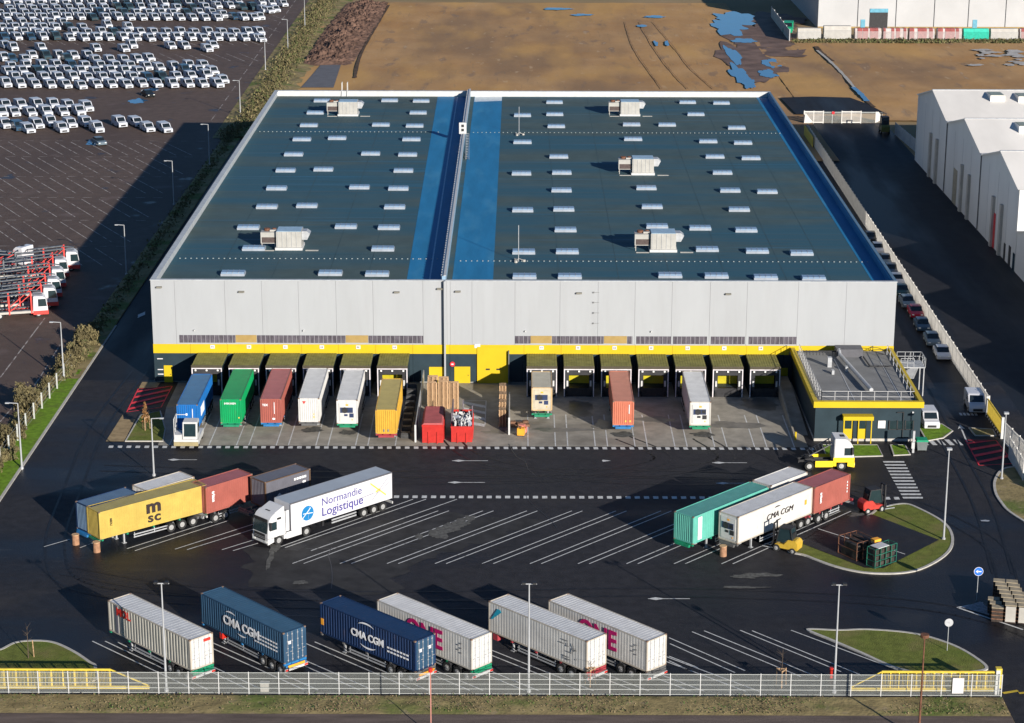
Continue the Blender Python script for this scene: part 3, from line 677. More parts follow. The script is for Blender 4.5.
for k in range(40):
    t = k/39*math.pi*4; m.cyl((44.0+.9*math.cos(t)+k*.01, 254.8+.5*math.sin(t), rz+.5+.4*math.sin(t*.7)), (44.0+.9*math.cos(t+.33)+k*.01, 254.8+.5*math.sin(t+.33), rz+.5+.4*math.sin((t+.33)*.7)), .035, 5)
m.build('cable_loops', dark, an)
# porch with doors
dx0, dx1 = at(840, 437)[0], at(869, 437)[0]
m = MB().box(dx0-.1, dx1, AY0-.9, AY0+.24, 2.85, 3.3).build('porch_roof', yellow, an)
for x in (dx0, (dx0+dx1)/2-.1+.1, dx1-.2): MB().box(x-.05, x+.06, AY0-.75, AY0-.6, 0, 2.84).build('porch_post', yellow, an)
for x in (dx0+.15, dx0+1.75): 
    o = MB().box(x, x+.95, AY0+.1, AY0+.19, .32, 2.7).build('door', yellow, an); MB().box(x+.1, x+.85, AY0+.05, AY0+.098, 1.55, 2.6).build('door_glass', glass, o)
x0 = at(881, 427)[0]; x1 = at(904.5, 427)[0]
o = MB().box(x0, x1, AY0+.15, AY0+.248, 1.5, 2.45).build('window', glass, an)
m = MB()
for k in range(4): xx = x0+(x1-x0)*k/3; m.box(xx-.06, xx+.06, AY0+.1, AY0+.149, 1.42, 2.53)
m.box(x0+.061, x1-.061, AY0+.1, AY0+.149, 1.42, 1.5).build('window_frame', dark, o)
xs = at(868, 423)[0]; MB().box(xs, xs+.85, AY0+.12, AY0+.24, 1.6, 2.5).build('notice_board', white_sign, an)
MB().box(45.0, 45.2, AY0+.05, AY0+.24, 3.4, 3.6).build('wall_lamp', white, an)
MB().bar((43.3, AY0+.1, 3.5), (44.05, AY0+.1, 3.55), .09).bar((44.05, AY0+.1, 3.55), (44.05, AY0+.1, .4), .07).build('downpipe', dark, an)
# outside stair on the east side
m = MB()
m.box(46.55, 49.6, 252.2, 255.2, 3.6, 3.72)
for k in range(14): m.box(48.3, 49.6, 255.25+k*.3, 255.53+k*.3, 3.4-k*.25, 3.46-k*.25)
for x in (46.8, 49.5):
    for y in (252.4, 255.0): m.bar((x, y, 0), (x, y, 3.6), .12)
railing(m, (46.6, 255.1), (49.6, 255.1), 1.1, 1, 3.72); railing(m, (49.6, 255.1), (49.6, 252.2), 1.1, 1, 3.72); railing(m, (46.6, 252.2), (48.2, 252.2), 1.1, 1, 3.72)
for x in (48.3, 49.6):
    m.bar((x, 255.2, 3.7), (x, 259.4, .2), .1, .22); m.bar((x, 255.2, 4.8), (x, 259.4, 1.3), .06)
    for k in range(5): m.bar((x, 255.2+k, 3.7-k*.83), (x, 255.2+k, 4.8-k*.83), .05)
m.build('outside_stair', mat('stair_white', (.36, .37, .38), .5), an)

# ---------------------------------------------------------------- sheds on the right, white hall at the back
sh = thing('gabled_shed', 'pale grey multi-gabled industrial shed with white roof slopes along the right lane', 'shed', (74.4, 0, 0))
def gable_block(y_edges, eave, ridge, x1, xo=0):
    prof = [(y_edges[0], 0), (y_edges[0], eave)]
    for a, b in zip(y_edges[:-1], y_edges[1:]):
        prof += [((a+b)/2, ridge), (b, eave)]
    prof += [(y_edges[-1], 0)]
    return prof
hi = [314.9, 342.1, 371.0, 400.2]; lo = [229.5, 258, 286.5, 314.6]
for ys, ev, rg in ((hi, 12.4, 15.6), (lo, 6.2, 9.4)):
    m = MB()
    for a, b in zip(ys[:-1], ys[1:]):
        m.prism([(a, 0), (b, 0), (b, ev), ((a+b)/2, rg), (a, ev)], 0, 100, 0, 'x')
    m.build('wall', shade_paint, sh)
    m = MB()
    for a, b in zip(ys[:-1], ys[1:]):
        mid = (a+b)/2
        m.quadf([(-.25, a+.02, ev+.06), (100, a+.02, ev+.06), (100, mid, rg+.1), (-.25, mid, rg+.1)]); m.quadf([(-.25, mid, rg+.1), (100, mid, rg+.1), (100, b-.02, ev+.06), (-.25, b-.02, ev+.06)])
        m.quadf([(-.25, a+.02, ev-.15), (-.25, a+.02, ev+.06), (-.25, mid, rg+.1), (-.25, mid, rg-.12)]); m.quadf([(-.25, mid, rg-.12), (-.25, mid, rg+.1), (-.25, b-.02, ev+.06), (-.25, b-.02, ev-.15)])
    m.build('roof', whiteroof, sh)
m = MB()
for yq in [y_ for y_ in range(322, 400, 7)]: m.box(-.02, -.003, yq, yq+.05, 0, 12.2)
m.build('wall_joint', mat('joint_grey', (.33, .34, .35), .7), sh)
for yq in (342.1, 371.0): MB().cyl((-.12, yq, 0), (-.12, yq, 12.3), .09, 8).build('downpipe', clad_dark, sh)
m = MB()
for yv in (342.1, 371.0): m.box(-.2, 100, yv-.35, yv+.35, 12.45, 12.62)
m.build('valley_gutter', mat('gutter_grey', (.45, .45, .44), .6), sh)
m = MB()
for (a, b) in zip(hi[:-1], hi[1:]): m.box(-.25, 100, (a+b)/2-.25, (a+b)/2+.25, 15.66, 15.76)
m.build('ridge_cap', steel, sh)
for px, py, L in ((995, 102.5, 3.2), (1023, 103, 3.2), (1024, 133, 3.2)):
    x, y = at(px, py, 14.0); x -= 74.4
    zr = 15.6-min(abs(y-q) for q in (328.5, 356.5, 385.6))*.225; o = MB().box(x-1.3, x+1.3, y-2.0, y+2.0, zr-.9, zr+.75).build('roof_hatch', whiteroof, sh); MB().box(x-1.15, x+1.15, y-1.8, y+1.8, zr+.751, zr+.8).build('hatch_pane', mat('hatch_pane', (.25, .27, .2), .4), o)
for px0, px1, zt in ((929, 933, 8), (935, 938, 8.0), (960, 963, 8), (967, 970, 7.5), (991, 994.5, 8), (999, 1002, 8)):
    # buttresses placed along the wall by where their foot stands
    def wy(px):
        for yy in range(3000, 4100):
            y = yy/10.
            # project
            d = Vector((74.4, y, -CH)); f = d.y*math.cos(CPIT)-d.z*math.sin(CPIT); u = 512+CF*(74.4*math.cos(CYAW)-y*math.sin(CYAW))/f
            if abs(u-px) < .12: return y
        return 330
    ya = wy(px0); MB().box(-.45, -.003, ya-.5, ya+.5, 0, zt).build('pilaster', offwhite, sh)
for y0_, w_, m_, zt in ((331.0, 3.2, signred, 5.5), (362, 3.0, mat('shed_door', (.3, .27, .2), .6), 6.0), (318.5, 1.3, dark, 3), (322, 1.0, dark, 2.6), (315.6, 1.2, glass, 2.6)):
    MB().box(-.08, -.004, y0_-w_/2, y0_+w_/2, 0, zt).build('door', m_, sh)
fw_ = thing('panel_fence', 'short run of grey panel fence joining the far corner of the gabled shed', 'fence', (0, 0, 0))
m = MB(); a = Vector(at(895, 135)); b = Vector(at(915, 152))
for k in range(5): p = a.lerp(b, k/4); m.bar((p.x, p.y, 0), (p.x, p.y, 2.6), .15)
m.build('post', steel, fw_); MB().bar((a.x, a.y, 1.3), (b.x, b.y, 1.3), .05, 2.4).build('panel', steel, fw_)
hall = thing('white_hall', 'long white industrial hall with black joint lines at the top right', 'hall', (79.9, 580.9, 0))
m = MB(); xs = [0]+[at(p, 28)[0]-79.9 for p in (857, 895, 933, 967, 1004, 1042, 1080)]+[90]
for a, b in zip(xs[:-1], xs[1:]): m.box(a+.12, b-.12, 0, .4, .4, 15)
m.build('facade_panel', mat('hall_white', (.42, .42, .42), .6, .05, .1, world=True), hall)
MB().box(0.02, 90, .41, 60, 0, 14.9).build('wall', mat('hall_side', (.3, .31, .33), .6), hall)
MB().box(0.13, 90, -.02, .39, 0, .38).build('plinth', tanm, hall)
xa, xb = at(869, 28)[0]-79.9, at(887, 28)[0]-79.9
o = MB().box(xa, xb, -.1, -.003, 0, 5.2).build('loading_door', dark, hall); MB().box(xa, xb, -.2, -.101, 4.2, 5.2).build('door_header', mat('door_blue', (.1, .3, .4), .5), o)
for p in (862.5, 974): xd = at(p, 28)[0]-79.9; MB().box(xd-.6, xd+.6, -.1, -.003, 0, 2.3).build('door', MATS['door_blue'], hall)
for p in (879, 974.5): xd = at(p, 28)[0]-79.9; MB().box(xd-.6, xd+.6, -.6, -.003, 9.2, 9.5).build('wall_lamp', clad_dark, hall)

# ---------------------------------------------------------------- fences and gates
def wire_fence(name, label, A, B, step, h, postm, group=None):
    A = Vector(A); B = Vector(B); L = (B-A).length; n = round(L/step); ang = math.atan2(B.y-A.y, B.x-A.x); st = L/n
    f = thing(name, label, 'fence', (A.x, A.y, 0), ang)
    post = MB().box(-.035, .035, -.035, .035, 0, h+.05).build('post', postm, f)
    m = MB(); x = .06
    while x < st: m.box(x-.0045, x+.0045, -.0045, .0045, .08, h); x += .05
    for z in (.1, .55, 1.0, 1.45, h-.03):
        m.box(.03, st-.03, -.018, -.009, z-.02, z+.02)
    pan = m.build('mesh_panel', wirem, f)
    for k in range(1, n+1):
        p = post.copy(); COL.objects.link(p); p.parent = f; p.location.x = k*st
        if k < n: q = pan.copy(); COL.objects.link(q); q.parent = f; q.location.x = k*st
    return f
wire_fence('mesh_fence', 'long white welded mesh fence on posts between the truck park and the near verge', (-58.5, 167.55), (41.0, 167.5), 2.53, 2.0, white)
def palisade(name, label, A, B, step, h):
    A = Vector(A); B = Vector(B); L = (B-A).length; n = max(1, round(L/step)); ang = math.atan2(B.y-A.y, B.x-A.x); st = L/n
    f = thing(name, label, 'fence', (A.x, A.y, 0), ang)
    post = MB().box(-.06, .06, -.06, .06, 0, h+.15).build('post', fencewhite, f)
    m = MB(); x = .12
    while x < st-.05: m.cyl((x, 0, .06), (x, 0, h), .032, 7); x += .12
    for z in (.3, h-.25): m.box(.06, st-.06, .034, .06, z-.03, z+.03)
    m.box(.05, st-.05, -.1, .1, 0, .1)
    pan = m.build('paling_panel', fencewhite, f)
    for k in range(1, n+1):
        p = post.copy(); COL.objects.link(p); p.parent = f; p.location.x = k*st
        if k < n: q = pan.copy(); COL.objects.link(q); q.parent = f; q.location.x = k*st
palisade('paling_fence', 'long white paling fence running away between the staff car row and the service lane', (55.9, 244.5), (57.2, 424.0), 2.55, 2.4)
palisade('paling_fence', 'white paling fence just beyond the yellow gate at the right edge', (55.7, 234.9), (57.8, 214.0), 2.5, 2.4)
palisade('paling_fence', 'short white paling length nearest the right edge, beside the painted red hatching', (55.1, 229.5), (54.9, 221.6), 2.0, 2.4)
def yellow_gate(A, B, label, hh=2.0, side=1):
    g = thing('sliding_gate', label, 'gate', (A[0], A[1], 0), math.atan2(B[1]-A[1], B[0]-A[0]), None)
    L = math.hypot(B[0]-A[0], B[1]-A[1]); return g, L
gm = mat('gate_yellow', (.6, .44, .05), .5)
# left gate: body to x=-34.8 then the tapering tail
g = thing('sliding_gate', 'long yellow sliding gate with tapering tail behind the fence at bottom left', 'gate', (-34.6, 168.0, 0))
MB().box(-18, 3.3, -.1, .1, .25, .5).build('bottom_beam', gm, g)
m = MB().box(-18, .05, -.08, .08, 1.93, 2.08)
k = 0
while k > -18: m.box(k-.06, k+.06, -.06, .06, .501, 1.929); k -= 1.0
m.build('gate_frame', gm, g); MB().bar((.05, 0, 2.0), (3.2, 0, .55), .1).build('brace', gm, g)
m = MB(); k = -.12
while k > -18: m.box(k-.012, k+.012, -.012, .012, .501, 1.929); k -= .12
m.build('gate_bars', gm, g)
g = thing('sliding_gate', 'yellow sliding gate with white end post at bottom right', 'gate', (30.9, 168.1, 0))
MB().box(-2.6, 9.6, -.1, .1, .25, .5).build('bottom_beam', gm, g)
m = MB().box(.0, 9.6, -.08, .08, 1.93, 2.08)
for k in range(14): x = k*.735+.02; m.box(x-.05, x+.05, -.06, .06, .501, 1.929)
m.build('gate_frame', gm, g); MB().bar((.0, 0, 2.0), (-2.55, 0, .55), .1).build('brace', gm, g)
m = MB(); k = .1
while k < 9.5: m.box(k-.012, k+.012, -.012, .012, .501, 1.929); k += .12
m.build('gate_bars', gm, g)
MB().box(9.65, 10.0, -.25, .25, 0, 2.25).build('gate_post', white, g); MB().box(10.0, 10.15, -.25, .25, .6, 2.25).box(9.65, 10.15, -.25, .25, 2.251, 2.4).build('post_cover', gm, g)
MB().box(5.9, 6.85, -.75, -.7, .35, 1.75).build('notice_board', white_sign, g)
g = thing('security_gate', 'yellow slatted gate panel at the near end of the long paling fence', 'gate', (55.7, 236.2, 0), math.pi/2)
m = MB()
for k in range(30): m.box(k*.27, k*.27+.17, -.03, .03, .3, 2.3)
m.box(0, 8.1, -.06, -.031, .35, .5).box(0, 8.1, -.06, -.031, 2.1, 2.25); m.build('gate_panel', gm, g)
MB().box(-.25, -.02, -.15, .15, 0, 2.6).box(8.15, 8.35, -.15, .15, 0, 2.5).build('gate_post', white, g)
m = MB()
for k in range(9): m.box(k*.95, k*.95+.5, -.1, .1, 0, .28)
m.build('gate_rollers', dark, g)
g = thing('security_gate', 'small yellow gate panel in shade beside the far end of the warehouse', 'gate', at(812.5, 148)+(0,), math.pi/2)
MB().box(0, 13, -.05, .05, .2, 2.2).build('gate_panel', gm, g)
g = thing('barred_gate', 'wide white barred gate with mesh infill across the far end of the service lane', 'gate', (58.4, 438.4, 0))
W_ = 72.2-58.4
for a, b in ((0, 3.9), (7.7, 11.6)):
    m = MB().box(a, b, -.06, .06, .1, .3).box(a, b, -.06, .06, 2.3, 2.5); x = a+.06
    while x < b: m.box(x-.04, x+.04, -.04, .04, .3, 2.3); x += .19
    m.box(a-.1, a+.1, -.1, .1, 0, 2.6).box(b-.1, b+.1, -.1, .1, 0, 2.6).box((a+b)/2-.08, (a+b)/2+.08, -.08, .08, 0, 2.6); m.build('gate_leaf', fencewhite, g)
m = MB(); x = 4.0
while x < 16:
    if not 7.6 < x < 11.7: m.box(x-.015, x+.015, -.02, .02, .1, 2.3)
    x += .12
m.box(4, 7.6, -.03, .03, 2.25, 2.35).box(11.7, 14.9, -.03, .03, 2.25, 2.35).box(5.7, 5.82, -.05, .05, 0, 2.5); m.build('mesh_infill', wirem, g)
MB().prism([(14.6, .1), (16.2, .9), (15.2, 2.4), (14.6, 2.4)], -.05, .05).prism([(-.1, 0), (.1, 2.3), (1.8, .3)], -.8, -.7).build('end_panel', fencewhite, g)
o = MB().cyl((5.9, -.1, 2.2), (5.9, -.2, 2.2), .3, 12).build('warning_disc', signred, g)
g = thing('panel_fence', 'slanting white panel fence at the head of the dirt track by the green vehicle', 'fence', (0, 0, 0))
a = Vector(at(771, 18)); b = Vector(at(789, 42)); MB().bar((a.x, a.y, 1.6), (b.x, b.y, 1.6), .1, 3.0).build('panel', offwhite, g)
m = MB()
for k in range(7): p = a.lerp(b, k/6); m.bar((p.x+.1, p.y, 0), (p.x+.1, p.y, 3.3), .2)
m.build('post', steel, g)

# ---------------------------------------------------------------- lettering
def text(s, size, m, parent, M, bold=0.0, name='lettering', sx=1.0, sh=0.0, sp=1.0):
    c = bpy.data.curves.new('txt', 'FONT'); c.body = s; c.size = size; c.align_x = 'LEFT'; c.extrude = .012; c.offset = bold; c.space_character = sp; c.shear = sh
    t = bpy.data.objects.new('txt', c); COL.objects.link(t); bpy.context.view_layer.update()
    me = bpy.data.meshes.new_from_object(t.evaluated_get(bpy.context.evaluated_depsgraph_get()))
    bpy.data.objects.remove(t); bpy.data.curves.remove(c)
    me.transform(M @ Matrix.Diagonal((sx, 1, 1, 1))); me.materials.clear(); me.materials.append(m)
    o = bpy.data.objects.new(name, me); COL.objects.link(o); o.parent = parent; return o
def side_M(L, W, s, z, d=.05):   # on the +y side of a box, s metres back from the front, text running backwards
    return Matrix.Translation((L/2-s, W/2+d, z)) @ Matrix(((-1, 0, 0, 0), (0, 0, 1, 0), (0, 1, 0, 0), (0, 0, 0, 1)))
def end_M(x, y, z):              # on the +x end, read from outside
    return Matrix.Translation((x, y, z)) @ Matrix(((0, 0, 1, 0), (1, 0, 0, 0), (0, 1, 0, 0), (0, 0, 0, 1)))

# ---------------------------------------------------------------- containers, trailers, trucks
def paintmat(name, col, rough=.5, roofcol=None):
    m = mat(name, col, rough, .1, .7, det=7)
    n = m.node_tree; b = n.nodes['Principled BSDF']; base = b.inputs['Base Color'].links[0].from_socket
    tc = n.nodes.new('ShaderNodeTexCoord'); mp = n.nodes.new('ShaderNodeMapping'); mp.inputs['Scale'].default_value = (3, 3, .35)
    no = n.nodes.new('ShaderNodeTexNoise'); no.inputs['Scale'].default_value = 1.6; no.inputs['Detail'].default_value = 7
    n.links.new(tc.outputs['Object'], mp.inputs[0]); n.links.new(mp.outputs[0], no.inputs['Vector'])
    mr = n.nodes.new('ShaderNodeMapRange'); mr.inputs['From Min'].default_value = .6; mr.inputs['From Max'].default_value = .8; mr.inputs['To Max'].default_value = .35
    mx = n.nodes.new('ShaderNodeMix'); mx.data_type = 'RGBA'; mx.inputs[7].default_value = (.16, .1, .06, 1)
    n.links.new(no.outputs['Fac'], mr.inputs[0]); n.links.new(mr.outputs[0], mx.inputs[0]); n.links.new(base, mx.inputs[6]); n.links.new(mx.outputs[2], b.inputs['Base Color'])
    return m
def container(label, loc, rz, L, side, roof, frame, front='corr', door=None, H=2.9, W=2.44, corr=.036, pitch=.28, smooth_side=False, group=None):
    c = thing('shipping_container', label, 'container', loc, rz, group)
    hl, hw = L/2, W/2
    m = MB()
    for s in (-1, 1):
        yo = s*(hw-.02); yi = s*(hw-.02-corr); pts = []; x = -hl+.16
        m = MB()
        if smooth_side: m.box(-hl+.15, hl-.15, min(yo, yi), max(yo, yi), .16, H-.08); m.build('side_wall', side, c); continue
        while x < hl-.16:
            for dx, yy in ((0, yi), (pitch*.14, yo), (pitch*.5, yo), (pitch*.64, yi)): pts.append((min(x+dx, hl-.15), yy))
            x += pitch
        pts.append((hl-.15, yi))
        for a, b in zip(pts[:-1], pts[1:]):
            if a[0] == b[0] and a[1] == b[1]: continue
            m.quadf([(a[0], a[1], .16), (b[0], b[1], .16), (b[0], b[1], H-.08), (a[0], a[1], H-.08)])
        m.build('side_wall', side, c)
    m = MB(); k = -hl+.16
    m.box(-hl+.15, hl-.15, -hw+.06, hw-.06, H-.10, H-.055)
    while k < hl-.3: m.box(k, k+.12, -hw+.12, hw-.12, H-.054, H-.045); k += pitch*1.1
    m.build('roof', roof, c)
    m = MB()
    for x in (-hl, hl-.15):
        for y in (-hw, hw-.15): m.box(x, x+.15, y, y+.15, .0, H)
    for z0, z1 in ((0.02, .16), (H-.11, H-.01)):
        for y in (-hw+.01, hw-.08): m.box(-hl+.15, hl-.15, y, y+.07, z0, z1)
        for x in (-hl+.01, hl-.09): m.box(x, x+.08, -hw+.15, hw-.15, z0, z1)
    m.build('frame', frame, c)
    m = MB()
    for x in (-hl-.005, hl-.165):
        for y in (-hw-.005, hw-.165):
            for z in (-.003, H-.11): m.box(x, x+.17, y, y+.17, z, z+.115)
    m.build('corner_casting', mat('casting', (.2, .13, .09), .7, .3, 3), c)
    if front == 'corr':
        m = MB(); y = -hw+.16; pts = []
        while y < hw-.16:
            for dy, xx in ((0, hl-.07), (.04, hl-.02), (.13, hl-.02), (.17, hl-.07)): pts.append((xx, min(y+dy, hw-.15)))
            y += .24
        pts.append((hl-.07, hw-.15))
        for a, b in zip(pts[:-1], pts[1:]): m.quadf([(a[0], a[1], .16), (b[0], b[1], .16), (b[0], b[1], H-.1), (a[0], a[1], H-.1)])
        m.build('front_wall', side, c)
    else:
        MB().box(hl-.1, hl-.04, -hw+.15, hw-.15, .16, H-.1).build('front_wall', side, c)
        o = MB().box(hl-.04, hl+.02, -hw+.3, hw-.3, .3, H-.35).build('reefer_unit', side, c)
        m = MB().box(hl+.02, hl+.05, -hw+.42, hw-.55, 1.35, 2.0); m.build('condenser_grille', mat('grille_navy', (.02, .035, .09), .5), o)
        m = MB().cyl((hl+.05, -hw+.95, 1.68), (hl+.075, -hw+.95, 1.68), .36, 16); m.build('fan', dark, o)
        MB().box(hl+.021, hl+.06, .25, .75, .8, 1.28).box(hl+.021, hl+.05, -.35, 0.05, .95, 1.2).box(hl+.051, hl+.07, .2, .6, 1.5, 1.9).build('control_box', dark if random.random() < .5 else MATS['grille_navy'], o)
        MB().box(hl+.021, hl+.04, -.15, .15, 2.2, 2.4).box(hl+.021, hl+.04, .5, .62, .45, .6).build('sticker', orangem, o)
    for s in (-1, 1):
        d = MB().box(-hl+.02, -hl+.08, min(s*.01, s*(hw-.15)), max(s*.01, s*(hw-.15)), .16, H-.11).build('door', door or side, c)
        for k in (.3, .78):
            y = s*k; m = MB().cyl((-hl-.02, y, .1), (-hl-.02, y, H-.06), .022, 6)
            for z in (.25, .75, 1.35, 2.0, 2.6): m.box(-hl-.04, -hl+.02, y-.06, y+.06, z-.04, z+.04)
            m.box(-hl-.05, -hl-.02, min(y, y+s*.25), max(y, y+s*.25), 1.0, 1.04)
            m.build('locking_bar', steel, d)
        if random.random() < .7: MB().box(-hl+.01, -hl+.019, s*.55-.14, s*.55+.14, 1.7, 2.0).build('sticker', white_sign, d)
    return c
def wheel(parent, x, y, r=.5, wd=.32, dual=False):
    s = 1 if y > 0 else -1; o = MB().cyl((0, -wd/2, 0), (0, wd/2, 0), r, 18).build('wheel', rubber, parent); o.location = (x, y, r)
    m = MB().cyl((0, s*wd/2, 0), (0, s*(wd/2+.01), 0), r*.55, 14, 0).cyl((0, s*(wd/2+.01), 0), (0, s*(wd/2+.05), 0), r*.22, 10, 0); m.build('rim', rim, o); return o
def trailer(label, loc, rz, col, L=12.2, axles=(-3.0, -4.3, -5.6+.1), group=None, posts=None, kind='skel'):
    t = thing('container_chassis', label, 'trailer', loc, rz, group); h = L/2
    m = MB()
    for s in (-.42, .42): m.box(-h, h, s-.07, s+.07, .92, 1.17)
    for x in (-h, -h/2, 0, h/2, h-.2): m.box(x, x+.2, -1.2, 1.2, 1.0, 1.19)
    m.box(h, h+.25, -.9, .9, .85, 1.1)
    m.build('frame', col, t)
    for a in axles:
        MB().cyl((a, -1.0, .5), (a, 1.0, .5), .08, 8).build('axle', dark, t)
        for s in (-1, 1): wheel(t, a, s*1.06)
        for s in (-1, 1):
            m = MB()
            for q in range(5):
                t0 = R(30+q*24); t1 = R(54+q*24)
                m.quadf([(a+.62*math.cos(t0), s*.9, .5+.62*math.sin(t0)), (a+.62*math.cos(t1), s*.9, .5+.62*math.sin(t1)), (a+.62*math.cos(t1), s*1.24, .5+.62*math.sin(t1)), (a+.62*math.cos(t0), s*1.24, .5+.62*math.sin(t0))])
            m.build('mudguard', dark, t)
    for s in (-1, 1):
        MB().box(h*.55-.08, h*.55+.08, s*.75-.08, s*.75+.08, .08, 1.0).box(h*.55-.2, h*.55+.2, s*.75-.18, s*.75+.18, 0, .08).build('landing_leg', steel, t)
        m = MB().box(-h*.38, h*.4, s*1.13-.02, s*1.13+.02, .45, .57).box(-h*.38, h*.4, s*1.13-.02, s*1.13+.02, .72, .84)
        for x in (-h*.36, 0, h*.38): m.box(x-.04, x+.04, s*1.13-.045, s*1.13-.021, .42, 1.0)
        m.build('side_guard', steel, t)
    b = MB().box(-h-.15, -h-.02, -1.22, 1.22, .5, .72).build('rear_bumper', white, t)
    MB().box(-h-.17, -h-.151, -1.2, -.85, .53, .69).box(-h-.17, -h-.151, .85, 1.2, .53, .69).build('tail_lamp', redlens, b)
    MB().box(-h-.1, -h-.02, -1.1, 1.1, .78, 1.0).build('rear_beam', col, t)
    return t
def truck(label, loc, rz, col, lower=None, deflector=True, group=None, hgt=3.55, skirt=True):
    """tractor unit, nose at local x=0 pointing +x"""
    t = thing('truck_tractor', label, 'truck', loc, rz, group)
    prof = [(-.02, 1.35), (-.16, 2.7), (-.55, 3.25), (-.9, hgt), (-2.25, hgt), (-2.3, .95), (-2.3, 1.15), (-.02, 1.15)]
    prof = [(0, .95), (-.02, 1.4), (-.2, 2.75), (-.5, 3.2), (-.95, hgt), (-2.25, hgt+.05), (-2.3, .95)]
    m = MB().prism(prof, -1.25, 1.25); m.build('cab', col, t, bevel=.06)
    lo_ = MB().prism([(.03, .35), (.05, .93), (-.75, .93), (-.75, .5)], -1.26, 1.26).prism([(-2.0, .93), (-2.0, .5), (-2.32, .5), (-2.32, .93)], -1.26, 1.26)
    lo_.build('bumper', lower or col, t)
    m = MB().quadf([(.02, -1.1, 1.5), (.02, 1.1, 1.5), (-.17, 1.05, 2.65), (-.17, -1.05, 2.65)]); m.quadf([(.0, -1.1, 1.5), (.0, 1.1, 1.5), (-.19, 1.05, 2.65), (-.19, -1.05, 2.65)]); m.build('windscreen', glass, t)
    for s in (-1, 1):
        MB().prism([(-.25, 1.75), (-.35, 2.6), (-1.15, 2.6), (-1.15, 1.75)], s*1.255-.012, s*1.255+.012).build('side_window', glass, t)
        MB().box(-.35, -.15, s*1.42-.08, s*1.42+.08, 1.9, 2.7).bar((-.3, s*1.2, 2.65), (-.3, s*1.42, 2.65), .05).build('mirror', dark, t)
        MB().box(.051, .08, s*.95-.2, s*.95+.2, .55, .75).build('headlight', lens_g, t)
        MB().cyl((-3.3, s*.85, .75), (-2.6, s*.85, .75), .33, 12).build('fuel_tank', steel, t) if not skirt else MB().box(-4.3, -2.35, s*1.2-.03, s*1.2+.03, .4, 1.1).build('side_skirt', lower or col, t)
    MB().box(.052, .09, -.85, .85, .78, 1.42).build('grille', dark, t)
    if deflector: MB().prism([(-1.0, hgt), (-2.1, hgt+.45), (-2.25, hgt+.45), (-2.25, hgt)], -1.1, 1.1).build('roof_deflector', col, t)
    MB().box(-1.5, -1.0, -.35, .35, hgt+.03, hgt+.06).build('roof_hatch', dark, t)
    m = MB()
    for s in (-.4, .4): m.box(-6.1, -2.3, s-.06, s+.06, .75, 1.0)
    m.box(-6.1, -6.0, -.6, .6, .7, 1.0); m.build('chassis', dark, t)
    MB().box(-5.3, -4.3, -.5, .5, 1.0, 1.15).cyl((-4.8, 0, 1.15), (-4.8, 0, 1.2), .45, 14).build('fifth_wheel', dark, t)
    for x in (-1.4, -4.95):
        for s in (-1, 1): wheel(t, x, s*1.05)
    for s in (-1, 1):
        m = MB()
        for q in range(5):
            t0 = R(10+q*32); t1 = R(42+q*32)
            m.quadf([(-4.95+.64*math.cos(t0), s*.85, .5+.64*math.sin(t0)), (-4.95+.64*math.cos(t1), s*.85, .5+.64*math.sin(t1)), (-4.95+.64*math.cos(t1), s*1.25, .5+.64*math.sin(t1)), (-4.95+.64*math.cos(t0), s*1.25, .5+.64*math.sin(t0))])
        m.build('mudguard', dark, t)
    return t

P_navy = paintmat('navy_paint', (.006, .022, .07)); P_navyroof = paintmat('navy_roof', (.008, .03, .085))
P_blue2 = paintmat('steel_blue_paint', (.022, .062, .115)); P_blue2r = paintmat('steel_blue_roof', (.04, .1, .16))
P_grey = paintmat('warm_grey_paint', (.34, .33, .29)); P_greyroof = paintmat('grey_roof', (.56, .56, .55))
P_white = paintmat('white_box', (.5, .49, .46)); P_whiteroof = paintmat('white_box_roof', (.62, .61, .59)); P_bright = paintmat('bright_white', (0.518, 0.511, 0.490))
P_yel = paintmat('box_yellow', (0.446, 0.324, 0.072)); P_yelr = paintmat('box_yellow_roof', (0.374, 0.302, 0.101)); P_gold = paintmat('box_gold', (0.518, 0.302, 0.036))
P_red = paintmat('brick_red', (.3, .085, .065)); P_redr = paintmat('brick_red_roof', (.34, .11, .11)); P_orange = paintmat('coral_red', (.48, .15, .09)); P_oranger = paintmat('coral_roof', (.46, .19, .13))
P_green = paintmat('green_box', (0.000, 0.259, 0.079)); P_teal = paintmat('teal_box', (0.094, 0.360, 0.288)); P_tealr = paintmat('teal_roof', (0.094, 0.302, 0.259))
P_blue = paintmat('bright_blue', (0.007, 0.115, 0.360)); P_bluer = paintmat('bright_blue_roof', (0.043, 0.144, 0.274)); P_dg = paintmat('dark_grey_box', (0.110, 0.110, 0.130)); P_dgr = paintmat('dark_grey_roof', (0.130, 0.130, 0.150))
P_rim = paintmat('weathered_rim', (.4, .36, .3)); P_bg = paintmat('blue_grey_box', (0.100, 0.160, 0.240))
C_green = mat('chassis_green', (.01, .2, .1), .5, .15, 2); C_blue = mat('chassis_blue', (.02, .15, .35), .5, .15, 2); C_red = mat('chassis_red', (.3, .04, .05), .5); C_grey = mat('chassis_grey', (.1, .1, .1), .6); 
magenta = mat('magenta_letters', (.42, .01, .12), .5); redtxt = mat('red_letters', (.6, .03, .02), .5); blacktxt = mat('black_letters', (.03, .02, .02), .5); whitetxt = mat('white_letters', (.75, .75, .75), .5); navytxt = mat('navy_letters', (.06, .05, .22), .5); goldtxt = mat('gold_paint', (.75, .5, .08), .5); bluelogo = mat('logo_blue', (.01, .16, .38), .5)
DECK = 1.2
def mid_from(A, D, L, sgn, shift):
    a = Vector(at(*A, 4.1)); d = Vector(at(*D, 4.1)); return (a+d)/2+Vector(shift)*1.22
